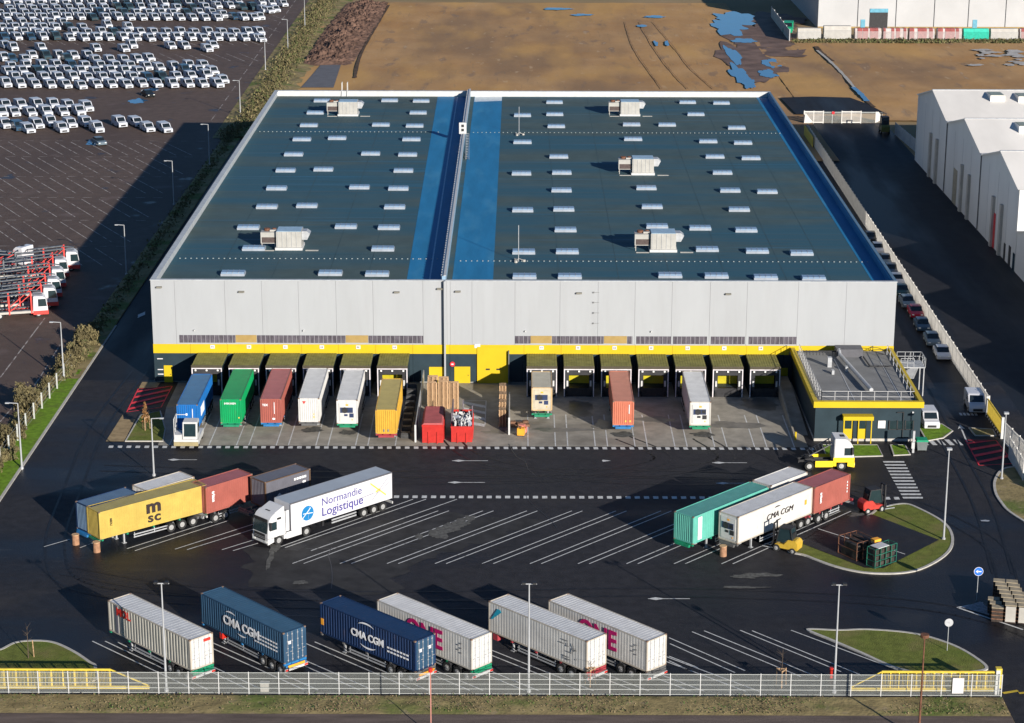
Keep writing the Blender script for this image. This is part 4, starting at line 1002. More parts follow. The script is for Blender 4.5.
r2 = math.sqrt(.5)
# bottom row: nose to the far left
BR = [('gray', (107.6, 600.2), (189.8, 640.5)), ('blue', (202.7, 594), (281.5, 632.6)), ('navy', (320.7, 603), (413.5, 641)), ('one', (377.4, 600), (471, 639.6)), ('w5', (487.4, 600.5), (588.4, 642)), ('w6', (548, 600), (648.4, 642))]
HB = R(134.7)
specs = {
 'gray': ('pale grey corrugated container with red MOL lettering, leftmost in the near truck row', P_grey, P_greyroof, P_rim, P_bright, C_green, 'green semi-trailer chassis under the grey corrugated container at far left of the near row'),
 'blue': ('steel blue container with white CMA CGM lettering, second from left in the near row', P_blue2, P_blue2r, P_blue2, P_blue2, C_blue, 'semi-trailer chassis with blue rear beam under the steel blue container of the near row'),
 'navy': ('dark navy container with CMA CGM between two white swooshes in the near row', P_navy, P_navyroof, P_navy, P_blue2, C_grey, 'dark semi-trailer chassis under the navy container of the near row'),
 'one': ('white container with magenta ONE lettering standing against the navy container', P_white, P_whiteroof, offwhite, P_bright, C_green, 'green semi-trailer chassis under the white container beside the navy one'),
 'w5': ('plain white container without large letters, second from right in the near row', P_white, P_greyroof, P_rim, P_bright, C_red, 'semi-trailer chassis with red nose under the plain white container of the near row'),
 'w6': ('white container with magenta ONE lettering, rightmost in the near row', P_white, P_whiteroof, P_rim, P_bright, C_grey, 'semi-trailer chassis under the rightmost white container of the near row')}
boxes = {}
for k, A, D in BR:
    mpt = mid_from(A, D, 12.19, 1, (r2, r2)); lb, s_, rf, fr, dr, cc, tl = specs[k]
    qd = Vector(at(*A, 4.1))-Vector(at(*D, 4.1)); HB = math.atan2(qd.y, qd.x); boxes[k] = container(lb, (mpt.x, mpt.y, DECK), HB, 12.19, s_, rf, fr, door=dr, group=None, pitch=.42 if k == 'gray' else .34, corr=.05 if k in ('gray', 'navy', 'blue') else .011)
    tr = trailer(tl, (mpt.x, mpt.y, 0), HB, cc)
    if k == 'w5': MB().box(5.0, 5.6, -1.15, 1.15, .55, 1.15).build('nose_box', C_red, tr)
    if k == 'blue': MB().box(-6.27, -6.2, -.9, .9, .8, 1.0).build('reflective_board', orangem, tr); MB().box(3.0, 3.4, -1.2, 1.2, .6, 1.15).build('nose_box', redlens, tr)
    if k == 'navy': MB().box(-6.27, -6.2, -.9, .9, .8, 1.0).build('reflective_board', orangem, tr)
c = boxes['gray']; text('MOL', 1.0, redtxt, c, side_M(12.19, 2.44, 1.35, 1.95), .03, sx=1.0); MB().box(-6.1-.08, -6.1-.05, -.9, -.2, 2.35, 2.6).build('door_print', redtxt, c)
MB().box(4.6, 4.95, 1.19, 1.25, .16, 2.8).build('placard_panel', P_dg, c)
c = boxes['blue']; text('CMA CGM', 1.15, whitetxt, c, side_M(12.19, 2.44, 3.4, 1.15), .03, sx=1.0)
for z in (1.55, 1.2, .85):
    for q in range(8 if z > 1 else 9): MB().box(-5.2+q*.38, -4.95+q*.38, 1.25, 1.265, z, z+.14).build('small_print', whitetxt, c)
def swoosh(c, L, s, z, flip, m, r=1.0, th=.14):
    q = MB(); N = 12
    for i in range(N):
        a0 = R(35+110*i/N); a1 = R(35+110*(i+1)/N); w0 = th*math.sin(math.pi*(i/N)); w1 = th*math.sin(math.pi*((i+1)/N)); f = -1 if flip else 1
        pt = lambda a, rr: (L/2-s-rr*1.1*math.cos(a)*-1, 1.285, z+f*rr*.62*math.sin(a)-f*.3)
        q.quadf([pt(a0, r), pt(a1, r), pt(a1, r-w1*1.6-.03), pt(a0, r-w0*1.6-.03)])
    q.build('swoosh_mark', m, c)
swoosh(c, 12.19, 4.6, 2.35, False, whitetxt, .8); swoosh(c, 12.19, 6.2, .75, True, whitetxt, .7)
c = boxes['navy']; text('CMA CGM', .95, whitetxt, c, side_M(12.19, 2.44, 4.1, 1.15), .025, sx=.95); swoosh(c, 12.19, 6.1, 2.4, False, whitetxt, 1.1); swoosh(c, 12.19, 6.3, .75, True, whitetxt, 1.1)
for z in (1.25, .9):
    for q in range(7): MB().box(-5.3+q*.4, -5.03+q*.4, 1.25, 1.265, z, z+.16).build('small_print', whitetxt, c)
MB().box(5.6, 5.95, 1.25, 1.27, .9, 1.5).build('yellow_placard', orangem, c)
for k in ('one', 'w6'):
    text('ONE', 2.5, magenta, boxes[k], side_M(12.19, 2.44, 3.9, .8), .06, sx=.9)
    for q in range(5): MB().box(-4.9+(q % 2)*.35, -4.7+(q % 2)*.35, 1.25, 1.265, 1.2+q*.22, 1.32+q*.22).build('small_print', clad_dark, boxes[k])
c = boxes['w5']; MB().prism([(5.75, 1.3), (5.6, 1.3), (4.4, 2.3), (4.55, 2.5), (4.9, 2.5)], 1.25, 1.27).build('slanted_mark', mat('teal_mark', (.02, .3, .42), .5), c)
m = MB()
for q in range(16): x = -3.4-random.random()*2.2; z = .3+random.random()*1.9; m.box(x, x+.08+random.random()*.7*(q % 2), 1.25, 1.265, z, z+.07+random.random()*.5*((q+1) % 2))
m.build('graffiti_mark', clad_dark, c)

# upper left group: nose to the lower left
HU = R(225.2)
def up(label, A, D, L, side, roof, frame, hd=False, **kw):
    mpt = mid_from(A, D, L, 1, (-r2, r2)); hh = HU
    if L > 8 or hd: q = Vector(at(*A, 4.1))-Vector(at(*D, 4.1)); hh = math.atan2(q.y, q.x)
    global HLAST; HLAST = hh
    return container(label, (mpt.x, mpt.y, DECK), hh, L, side, roof, frame, **kw), mpt
c, p = up('long yellow container with black MSC lettering at the left of the truck park', (102, 511.7), (205, 485), 12.6, P_yel, P_yelr, P_yel, corr=.03)
text('m', 1.9, blacktxt, c, side_M(12.19, 2.44, 5.15, 1.5), .07, sx=1.2); text('sc', 1.4, blacktxt, c, side_M(12.19, 2.44, 5.3, .5), .035, sx=1.25, sp=1.1); 
text('MEDU', .32, blacktxt, c, side_M(12.19, 2.44, 1.0, 2.0) @ Matrix.Rotation(-math.pi/2, 4, 'Z'), .005, sx=.9)
trailer('green chassis carrying the long yellow container', (p.x, p.y, 0), HLAST, C_green, axles=(-1.9, -3.2, -4.5))
c, pr = up('short brick red container directly behind the long yellow one', (205.5, 487), (252.4, 474.4), 6.06, P_red, P_redr, P_red, corr=.035)
text('triton', .55, whitetxt, c, side_M(6.06, 2.44, .75, 2.3) @ Matrix.Rotation(-math.pi/2, 4, 'Z'), .015, sx=.9)
trailer('dark short chassis under the brick red container behind the yellow one', (pr.x, pr.y, 0), HU, C_grey, L=7.5, axles=(1.9, .6))
a = Vector(at(75.2, 501.2, 4.1)); d = Vector(at(188, 479.3, 4.1))
u = Vector((math.cos(R(45.2)), math.sin(R(45.2)))); v = Vector((-u.y, u.x))
base = Vector(at(89.3, 507, 4.1))
far0 = Vector(at(75.2, 501.2, 4.1)); c1 = far0+u*3.03-v*1.22; c2 = c1+u*6.9
o = container('short blue-grey container half hidden behind the long yellow one', (c1.x, c1.y, DECK), HU, 6.06, P_bg, P_bg, P_navy, corr=.03)
container('short pale container with white roof behind the long yellow one', (c2.x, c2.y, DECK), HU, 6.06, P_white, P_whiteroof, P_rim)
cc_ = (c1+c2)/2; trailer('blue chassis carrying two short containers behind the long yellow one', (cc_.x, cc_.y, 0), HU, C_blue, L=13.0)
a = Vector(at(265, 482.3, 4.1)); d = Vector(at(310.3, 468.8, 4.1)); p3 = (a+d)/2+Vector((-r2, r2))*1.22
c = container('short dark grey container with ochre end posts behind the white articulated truck', (p3.x, p3.y, DECK), HU, 6.06, P_dg, P_dgr, mat('ochre', (.1, .06, .035), .6))
for q in range(5): MB().box(-2.4+q*.34, -2.13+q*.34, 1.25, 1.265, 2.15, 2.4).build('small_print', whitetxt, c)
MB().prism([(.6, .75), (2.0, .45), (1.9, .8), (1.2, 1.3)], 1.25, 1.265).box(-2.3, -1.9, 1.25, 1.265, 1.6, 1.85).build('logo_mark', whitetxt, c)
text('TRIUMF'[:0]+'III N', .01, whitetxt, c, side_M(6.06, 2.44, 1, 1), 0) if False else None
trailer('dark chassis under the short dark grey container behind the white truck', (p3.x, p3.y, 0), HU, C_grey, L=9.5, axles=(-2.2, -3.5))

# upper right group
c, p = up('long teal container with corrugated end facing the camera, right of the yard', (691.6, 518), (770, 486.3), 12.19, P_teal, P_tealr, P_teal, corr=.02)
c.location = (c.location.x, c.location.y, DECK)
MB().box(4.75, 5.35, 1.235, 1.26, .3, 2.65).build('white_label', whitetxt, c)
trailer('green chassis under the long teal container', (p.x, p.y, 0), HLAST, C_green)
c, p = up('long white container with black CMA CGM lettering and cooling unit, right of the teal one', (736.2, 518), (814.7, 486.3), 12.19, P_bright, P_greyroof, P_rim, front='reefer', smooth_side=True)
text('CMA CGM', .85, blacktxt, c, side_M(12.19, 2.44, 4.5, 1.3), .0, sx=1.1, sh=.3); swoosh(c, 12.19, 6.3, 2.45, False, blacktxt, .5, .1); swoosh(c, 12.19, 6.5, .85, True, blacktxt, .5, .1)
MB().box(-5.1, -4.8, 1.235, 1.26, 1.3, 1.8).build('orange_placard', orangem, c)
trailer('white-nosed chassis under the long white container beside the teal one', (p.x, p.y, 0), HLAST, C_grey)
a = Vector(at(761, 481.6, 4.1)); c, p = up('short white container with rust-streaked roof beyond the teal one', (771, 486.5), (807.6, 471), 6.06, P_white, P_whiteroof, P_white)
trailer('chassis of the short white container beyond the teal one', (p.x, p.y, 0), HU, C_grey, L=7.0, axles=(-.4, -1.7))
c, p = up('short brick red container with a white side stamp, between long white container and red forklift', (814.7, 486.3), (851, 475.2), 6.06, P_red, P_redr, P_red)
text('triton', .55, whitetxt, c, side_M(6.06, 2.44, .9, 2.1) @ Matrix.Rotation(-math.pi/2, 4, 'Z'), .015, sx=.9)
for q in range(4): MB().box(-2.55, -2.42, 1.25, 1.265, 1.0+q*.35, 1.2+q*.35).build('small_print', whitetxt, c)
trailer('short chassis under the brick red container beside the red forklift', (p.x, p.y, 0), HU, C_red, L=7.5, axles=(2.2, .9))
# timber props under trailer noses
for px, py, lb in ((97, 552, 'brown timber prop under the nose of the yellow container chassis'), (76, 544.5, 'brown timber prop under the blue chassis, left of the yellow container'), (723, 556, 'brown timber prop in front of the white CMA CGM container')):
    x, y = at(px, py); t = thing('timber_prop', lb, 'prop', (x, y, 0))
    MB().cyl((0, 0, 0), (0, 0, 1.05), .36, 12, r2=.34).build('drum', mat('cardboard_brown', (.3, .16, .09), .85, .25, 3), t); MB().cyl((0, 0, 1.051), (0, 0, 1.1), .38, 12).build('cap', wood, t)

# docked containers (nose towards the camera)
HD = -math.pi/2
docked = [
 ('bright blue container at the leftmost dock with a white yard tractor', (187, 404.7), 12.19, P_blue, P_bluer, P_blue, 'corr', C_blue),
 ('bright green container at the second dock from the left', (230.4, 399.4), 12.19, P_green, P_green, P_green, 'corr', C_green),
 ('brick red container at the third dock from the left', (270.6, 399), 12.19, P_red, P_redr, P_red, 'corr', C_blue),
 ('white corrugated container with small red triangle at the fourth dock', (308.7, 398.3), 12.19, P_bright, P_greyroof, P_bright, 'corr', C_grey),
 ('white refrigerated container with navy cooling unit at the fifth dock', (346.9, 400), 12.19, P_bright, P_greyroof, white, 'reefer', C_green),
 ('golden yellow container standing short of the sixth dock', (386, 409.7), 12.19, P_gold, P_yelr, P_gold, 'corr', C_red),
 ('cream short container at the dock right of the pallets', (542, 387.5), 6.6, mat('cream', (.45, .4, .3), .5), paintmat('cream_roof', (0.374, 0.353, 0.288)), mat('cream_post', (.5, .35, .18), .5), 'reefer', C_green),
 ('coral red container at the third dock right of the big yellow door', (623.6, 401.4), 12.19, P_orange, P_oranger, P_orange, 'corr', C_blue),
 ('white refrigerated container at the fifth dock right of the big yellow door', (700.6, 401.8), 12.19, P_bright, P_greyroof, offwhite, 'reefer', C_green)]
dc = []
for lb, (cx, py), L, s_, rf, fr, ft, cc in docked:
    x, y = at(cx, py, 4.1); bx = min(BAYS, key=lambda b: abs(b-x)); ang = HD+math.atan2(bx-x, 252-y)*-0.35
    c = container(lb, (x, y+L/2, DECK), HD, L, s_, rf, fr, front=ft, corr=.036, pitch=.3); dc.append(c)
    if 'fifth dock right' in lb: lb = 'rightmost docked white container'
    trailer('docked chassis under the '+lb.split(' at ')[0].split(' standing')[0].split(' with')[0], (x, y+L/2, 0), HD, cc, L=max(L, 8.5) if L < 8 else L, axles=(-3.0, -4.3, -5.5) if L > 8 else (-1.4, -2.7))
def enddeco(c, L, boxes_, m, name='end_print'):
    q = MB()
    for y0, y1, z0, z1 in boxes_: q.box(L/2-.01, L/2+.012, y0, y1, z0, z1)
    q.build(name, m, c)
# on the nose end seen from outside, +y is to the right of the picture
text('EVERGREEN', .3, whitetxt, dc[1], end_M(6.1+.0, -.75, 2.3), .005, sx=.85); enddeco(dc[1], 12.19, [(.85, .97, .6, .75)], goldtxt)
text('TEX', .36, whitetxt, dc[2], end_M(6.1, -1.0, 2.05), .01); enddeco(dc[2], 12.19, [(.35, .42, 1.1, 2.5), (.15, .45, .4, .6)], whitetxt)
enddeco(dc[0], 12.19, [(-.2, -.0, 1.6, 1.85), (.55, .62, .8, 2.4)], whitetxt)
q = MB().prism([(-.75, 2.55), (-.35, 2.55), (-.55, 2.2)], 6.09, 6.115, 0, 'x'); q.build('triangle_mark', redtxt, dc[3]); enddeco(dc[3], 12.19, [(.5, .6, .5, .75), (.5, .6, .9, 1.05)], goldtxt)
enddeco(dc[7], 12.19, [(.62, .7, 1.4, 2.5)], whitetxt); enddeco(dc[7], 12.19, [(.2, .34, .4, .6), (.72, .86, .4, .6)], goldtxt)
enddeco(dc[5], 12.19, [(-.35, -.2, .25, .55), (.15, .3, .25, .55)], clad_dark)
# a white strip of lettering along the blue box side
m = MB()
for q in range(5): m.box(3.4-q*.55, 3.75-q*.55, 1.2, 1.24, .8, 1.9)
m.build('side_print', whitetxt, dc[0])
# white yard tractor pulling the blue container
yt = thing('yard_tractor', 'small white yard tractor parked in front of the bright blue docked container', 'tractor', (-37.6, 231.9, 0), HD); yt.scale = (1.1, 1.15, 1.1)
MB().box(-3.6, .3, -1.2, 1.2, .45, 1.0).build('chassis', white, yt)
o = MB().prism([(.2, 1.0), (.1, 1.9), (-.1, 2.75), (-1.45, 2.8), (-1.5, 1.0)], -.35, 1.1).build('cab', white, yt, bevel=.04)
MB().prism([(.2+.015, 1.3), (-.02, 2.6), (-.04, 2.6), (.19, 1.3)], -.2, .95).build('windscreen', glass, yt)
MB().box(-1.2, -.3, -.375, -.352, 1.5, 2.5).box(-1.2, -.3, 1.102, 1.125, 1.5, 2.5).build('side_window', glass, yt)
MB().box(-1.3, .25, -1.15, -.4, 1.001, 1.5).build('engine_hood', white, yt)
m = MB(); railing(m, (.2, -1.15), (-1.6, -1.15), 2.2, .9, 1.0, .06, (1.0, 2.2)); m.bar((-1.6, -1.15, 3.1), (-1.6, -.2, 3.1), .06); m.build('mirror_frame', white, yt)
for x in (-.6, -3.0):
    for s in (-1, 1): wheel(yt, x, s*1.0, .48)
MB().box(.3, .42, -1.2, 1.2, .35, .75).build('bumper', mat('bumper_ochre', (.3, .25, .13), .6), yt)
# white articulated truck with lettering
a = Vector(at(288.5, 504.5, 4.0)); d = Vector(at(393.5, 471.8, 4.0)); cen = (a+d)/2+Vector((-r2, r2))*1.27
HN = math.atan2((a-d).y, (a-d).x)
T = thing('box_trailer', 'long white box semi-trailer lettered Normandie Logistique', 'trailer', (cen.x, cen.y, 0), HN)
BL, BW = 13.6, 2.55
MB().box(-BL/2, BL/2, -BW/2, BW/2, 1.15, 3.98).build('box_body', mat('trailer_white', (.55, .55, .57), .35, .03, .8), T)
MB().box(-BL/2+.05, BL/2-.05, -BW/2+.05, BW/2-.05, 3.983, 4.02).build('roof', mat('trailer_roof', (.36, .4, .44), .5, .06, .4), T)
m = MB()
for y in (-BW/2-.01, BW/2-.05): m.box(-BL/2, BL/2, y, y+.06, 3.9, 4.04)
for y in (-BW/2-.012, BW/2-.048):
    for x in (-BL/2-.02, BL/2-.05): m.box(x, x+.07, y, y+.06, 1.1, 3.9)
m.build('edge_trim', mat('trim_dark', (.1, .1, .11), .4), T)
m = MB()
for s in (-.45, .45): m.box(-BL/2, BL/2-.5, s-.07, s+.07, .9, 1.14)
m.build('frame', dark, T)
for axx in (-2.6-.3, -3.95-.3, -5.3-.3+.1):
    for s in (-1, 1): wheel(T, axx, s*1.08)
MB().box(-1.9, 1.4, 1.12, 1.2, .45, .6).box(-1.9, 1.4, 1.12, 1.2, .75, .9).build('side_guard', steel, T); MB().box(-1.9, 1.4, -1.2, -1.12, .45, .6).build('side_guard', steel, T)
for s in (-1, 1): MB().box(2.2, 2.4, s*.8-.08, s*.8+.08, .35, 1.0).build('landing_leg', dark, T)
b = MB().box(-BL/2-.12, -BL/2-.02, -1.22, 1.22, .5, .75).build('rear_bumper', white, T); MB().box(-BL/2-.14, -BL/2-.121, -1.2, -.8, .53, .72).box(-BL/2-.14, -BL/2-.121, .8, 1.2, .53, .72).build('tail_lamp', redlens, b)
text('Normandie', 1.15, navytxt, T, side_M(BL, BW, 4.0, 2.75, .012), .0, sx=1.02); text('Logistique', 1.3, navytxt, T, side_M(BL, BW, 4.0, 1.62, .012), .012, sx=1.05)
m = MB().cyl((BL/2-2.2, BW/2+.002, 2.45), (BL/2-2.2, BW/2+.02, 2.45), .78, 28); m.build('round_logo', bluelogo, T)
def onside(x, z): return (x, BW/2+.03, z)
m = MB()
def sbar(s0, z0, s1, z1, wd): m.bar(onside(BL/2-s0, z0), onside(BL/2-s1, z1), .012, wd) if False else m.quadf([onside(BL/2-s0, z0-wd/2), onside(BL/2-s0, z0+wd/2), onside(BL/2-s1, z1+wd/2), onside(BL/2-s1, z1-wd/2)])
sbar(1.55, 2.05, 2.6, 2.95, .1); sbar(1.6, 2.5, 2.85, 2.35, .07); sbar(2.25, 1.8, 2.45, 3.1, .09); m.build('logo_lines', whitetxt, T)
m = MB(); sbar(10.6, 3.5, 12.7, 1.75, .2); sbar(11.3, 2.4, 11.9, 2.6, .2); m.build('gold_cross', goldtxt, T)
m = MB(); sbar(10.7, 1.55, 13.0, 3.6, .06); sbar(11.3, 2.1, 13.2, 3.1, .05); sbar(8.6, 2.2, 11.0, 2.35, .07); m.build('line_drawing', mat('grey_line', (.2, .19, .25), .5), T)
n_ = Vector((math.cos(HN), math.sin(HN))); tp = cen+n_*(BL/2+2.9)
tk = truck('white tractor unit coupled to the lettered white box trailer', (tp.x, tp.y, 0), HN, mat('cab_white', (.56, .56, .56), .3, .03), hgt=3.45)
for s_ in (-1.22, 1.16): MB().box(-2.75, -2.33, s_, s_+.06, 1.2, 3.4).build('side_fairing', MATS['cab_white'], tk)
MB().bar((-.1, -1.1, 2.85), (-.1, 1.1, 2.85), .1, .28).build('sun_visor', dark, tk); MB().box(-1.7, -1.2, 1.0, 1.3, 2.75, 2.95).build('side_vent', dark, tk); MB().box(-2.85, -2.4, -.9, .9, .95, 1.9).build('exhaust_box', dark, tk)
MB().box(.09, .1, -.8, .8, 1.1, 1.14).box(.09, .1, -.8, .8, .95, .99).build('grille_bar', steel, tk); MB().box(-.75, .055, -1.262, -1.255, .5, .8).box(.052, .075, -1.15, 1.15, .36, .46).build('lower_trim', dark, tk)
# yellow and white tractor by the annex
truck('white and yellow tractor unit without trailer beside the office annex', (37.0, 226.2, 0), R(2), MATS['cab_white'], lower=mat('truck_yellow', (.85, .6, .02), .4, .05), deflector=False, hgt=3.6)
o = [q for q in COL.objects if q.get('label', '').startswith('white and yellow')][0]
MB().box(-2.33, -.0, -1.262, -1.255, .95, 1.5).box(-2.33, 0, 1.255, 1.262, .95, 1.5).build('side_stripe', MATS['truck_yellow'], o)
m = MB()
for k in range(7): m.bar((-2.6-k*.38, -.9, 2.9-k*.2), (-2.6-k*.38, .9, 2.9-k*.2), .08)
for s in (-.9, .9): m.bar((-2.5, s, 3.0), (-5.0, s, 1.6), .1)
m.build('lift_frame', C_grey, o)

# ---------------------------------------------------------------- cars and vans
carg = mat('car_glass', (.012, .018, .022), .1, .1, 3, spec=.8)
def car(name, label, cat, loc, rz, col, kind='car', group=None, detail=True):
    t = thing(name, label, cat, loc, rz, group)
    if kind == 'van':
        prof = [(2.15, .3), (2.2, .75), (2.05, 1.0), (1.25, 1.15), (.65, 1.8), (.3, 1.88), (-2.1, 1.85), (-2.2, 1.7), (-2.2, .35)]; W = .9; H = 1.88
        m = MB().prism(prof, -W, W); 
    else:
        prof = [(2.1, .3), (2.15, .65), (2.0, .82), (1.1, .95), (-1.6, 1.02), (-2.1, .95), (-2.15, .35)]; W = .88
        m = MB().prism(prof, -W, W)
        m.prism([(.35, 1.44), (.0, 1.48), (-1.0, 1.46), (-1.25, 1.38)], -W+.2, W-.2)
    for x in (-1.35, 1.35):
        for s in (-1, 1): m.cyl((x, s*(W-.2), .32), (x, s*(W+.01), .32), .33, 10, 1) if not detail else None
    if not detail: 
        m.build('body', [col, rubber], t)
    else:
        m.build('body', [col, rubber], t, bevel=.05 if kind == 'van' else .0)
    if kind == 'van':
        MB().quadf([(1.27, -.78, 1.17), (1.27, .78, 1.17), (.68, .72, 1.79), (.68, -.72, 1.79)]).quadf([(1.22, -.78, 1.15), (1.22, .78, 1.15), (.63, .72, 1.77), (.63, -.72, 1.77)]).build('windscreen', carg, t)
        for s in (-1, 1): MB().prism([(.95, 1.15), (.55, 1.65), (-.25, 1.65), (-.25, 1.15)], s*(W+.004)-.006, s*(W+.004)+.006).build('side_window', carg, t)
        MB().box(2.17, 2.235, -.5, .5, .42, .7).build('grille', dark, t)
    else:
        MB().prism([(1.1, .95), (.35, 1.43), (-1.25, 1.38), (-1.75, 1.0)], -W+.12, W-.12).build('window_glass', carg, t)
    if detail:
        for x in (-1.35, 1.35):
            for s in (-1, 1): wheel(t, x, s*(W-.08), .33, .2)
        for s in (-1, 1): MB().box(2.08, 2.17, s*.6-.16, s*.6+.16, .62, .74).build('headlight', lens_g, t)
    return t
def cm(name, c): return mat('car_'+name, c, .28, .04, 1)
cw = cm('white', (.58, .58, .6)); crd = cm('red', (.3, .015, .03)); cdb = cm('dark_blue', (.03, .06, .1)); csl = cm('slate', (.13, .17, .2)); cgr = cm('dark_green', (.02, .05, .04)); cbk = cm('black', (.015, .018, .02))
row = [((942, 351), cw, 'white car, nearest in the row along the paling fence'), ((932, 337.5), csl, 'slate grey car second in the row along the paling fence'), ((922, 323), cdb, 'dark blue car just behind the slate grey car by the fence'), ((915.5, 310), crd, 'red car in the row along the paling fence'), ((907, 300), csl, 'grey-blue car behind the red car by the fence'), ((901.5, 289), cgr, 'dark green car close to the warehouse corner'), ((896.5, 278), cw, 'white car half hidden by the warehouse parapet'), ((891.5, 268), cdb, 'blue car behind the half-hidden white car'), ((886, 258.5), csl, 'grey car farther up the fence row, third from the far end'), ((878, 247), cw, 'pale car near the far end of the fence row'), ((871, 236), cbk, 'black car at the far end of the fence row')]
for (px, py), c_, lb in row:
    x, y = at(px, py, .8); car('parked_car', lb, 'car', (x, y, 0), R(-92 if y < 290 else -90), c_, group='cars parked along the paling fence')
x, y = at(975, 401, 1.0); t = car('parked_van', 'white van with red cone on its roof near the yellow gate', 'van', (x, y, 0), R(-93), cw, 'van'); t.scale = (1.1, 1.1, 1.1)
x, y = at(929, 417, 1.0); car('parked_van', 'small white van tucked behind the office annex', 'van', (x, y, 0), R(-90), cw, 'van')
# compound of delivery vans
vw = mat('van_white', (.5, .52, .56), .35, .03, 1); vd = mat('van_dark', (.03, .06, .075), .3); vb = mat('van_blue', (.03, .07, .12), .3)
HV = math.atan2(-14.6, 8.2)
protoV = {}
def lot_van(px, py, colk, label):
    x, y = at(px, py, .9); c_ = {'w': vw, 'd': vd, 'b': vb}[colk]
    if colk not in protoV: protoV[colk] = t = car('parked_van', label, 'van', (x, y, 0), HV, c_, 'van', detail=False)
    else: t = copy_tree(protoV[colk])
    t.location = (x, y, 0); t.rotation_euler = (0, 0, HV+random.uniform(-.03, .03)); t.scale = (random.choice((.94, 1, 1.03, 1.12)), 1, random.choice((.98, 1.02, 1.06, 1.16))); t['label'] = label; t['group'] = 'delivery vans in the far car park'
ORD = ['', 'leftmost', 'second from left', 'third from left']+[f'{k}th from left' for k in range(4, 60)]
for k in (21, 31, 41): ORD[k] = f'{k}st from left'
for k in (22, 32, 42): ORD[k] = f'{k}nd from left'
for k in (23, 33, 43): ORD[k] = f'{k}rd from left'
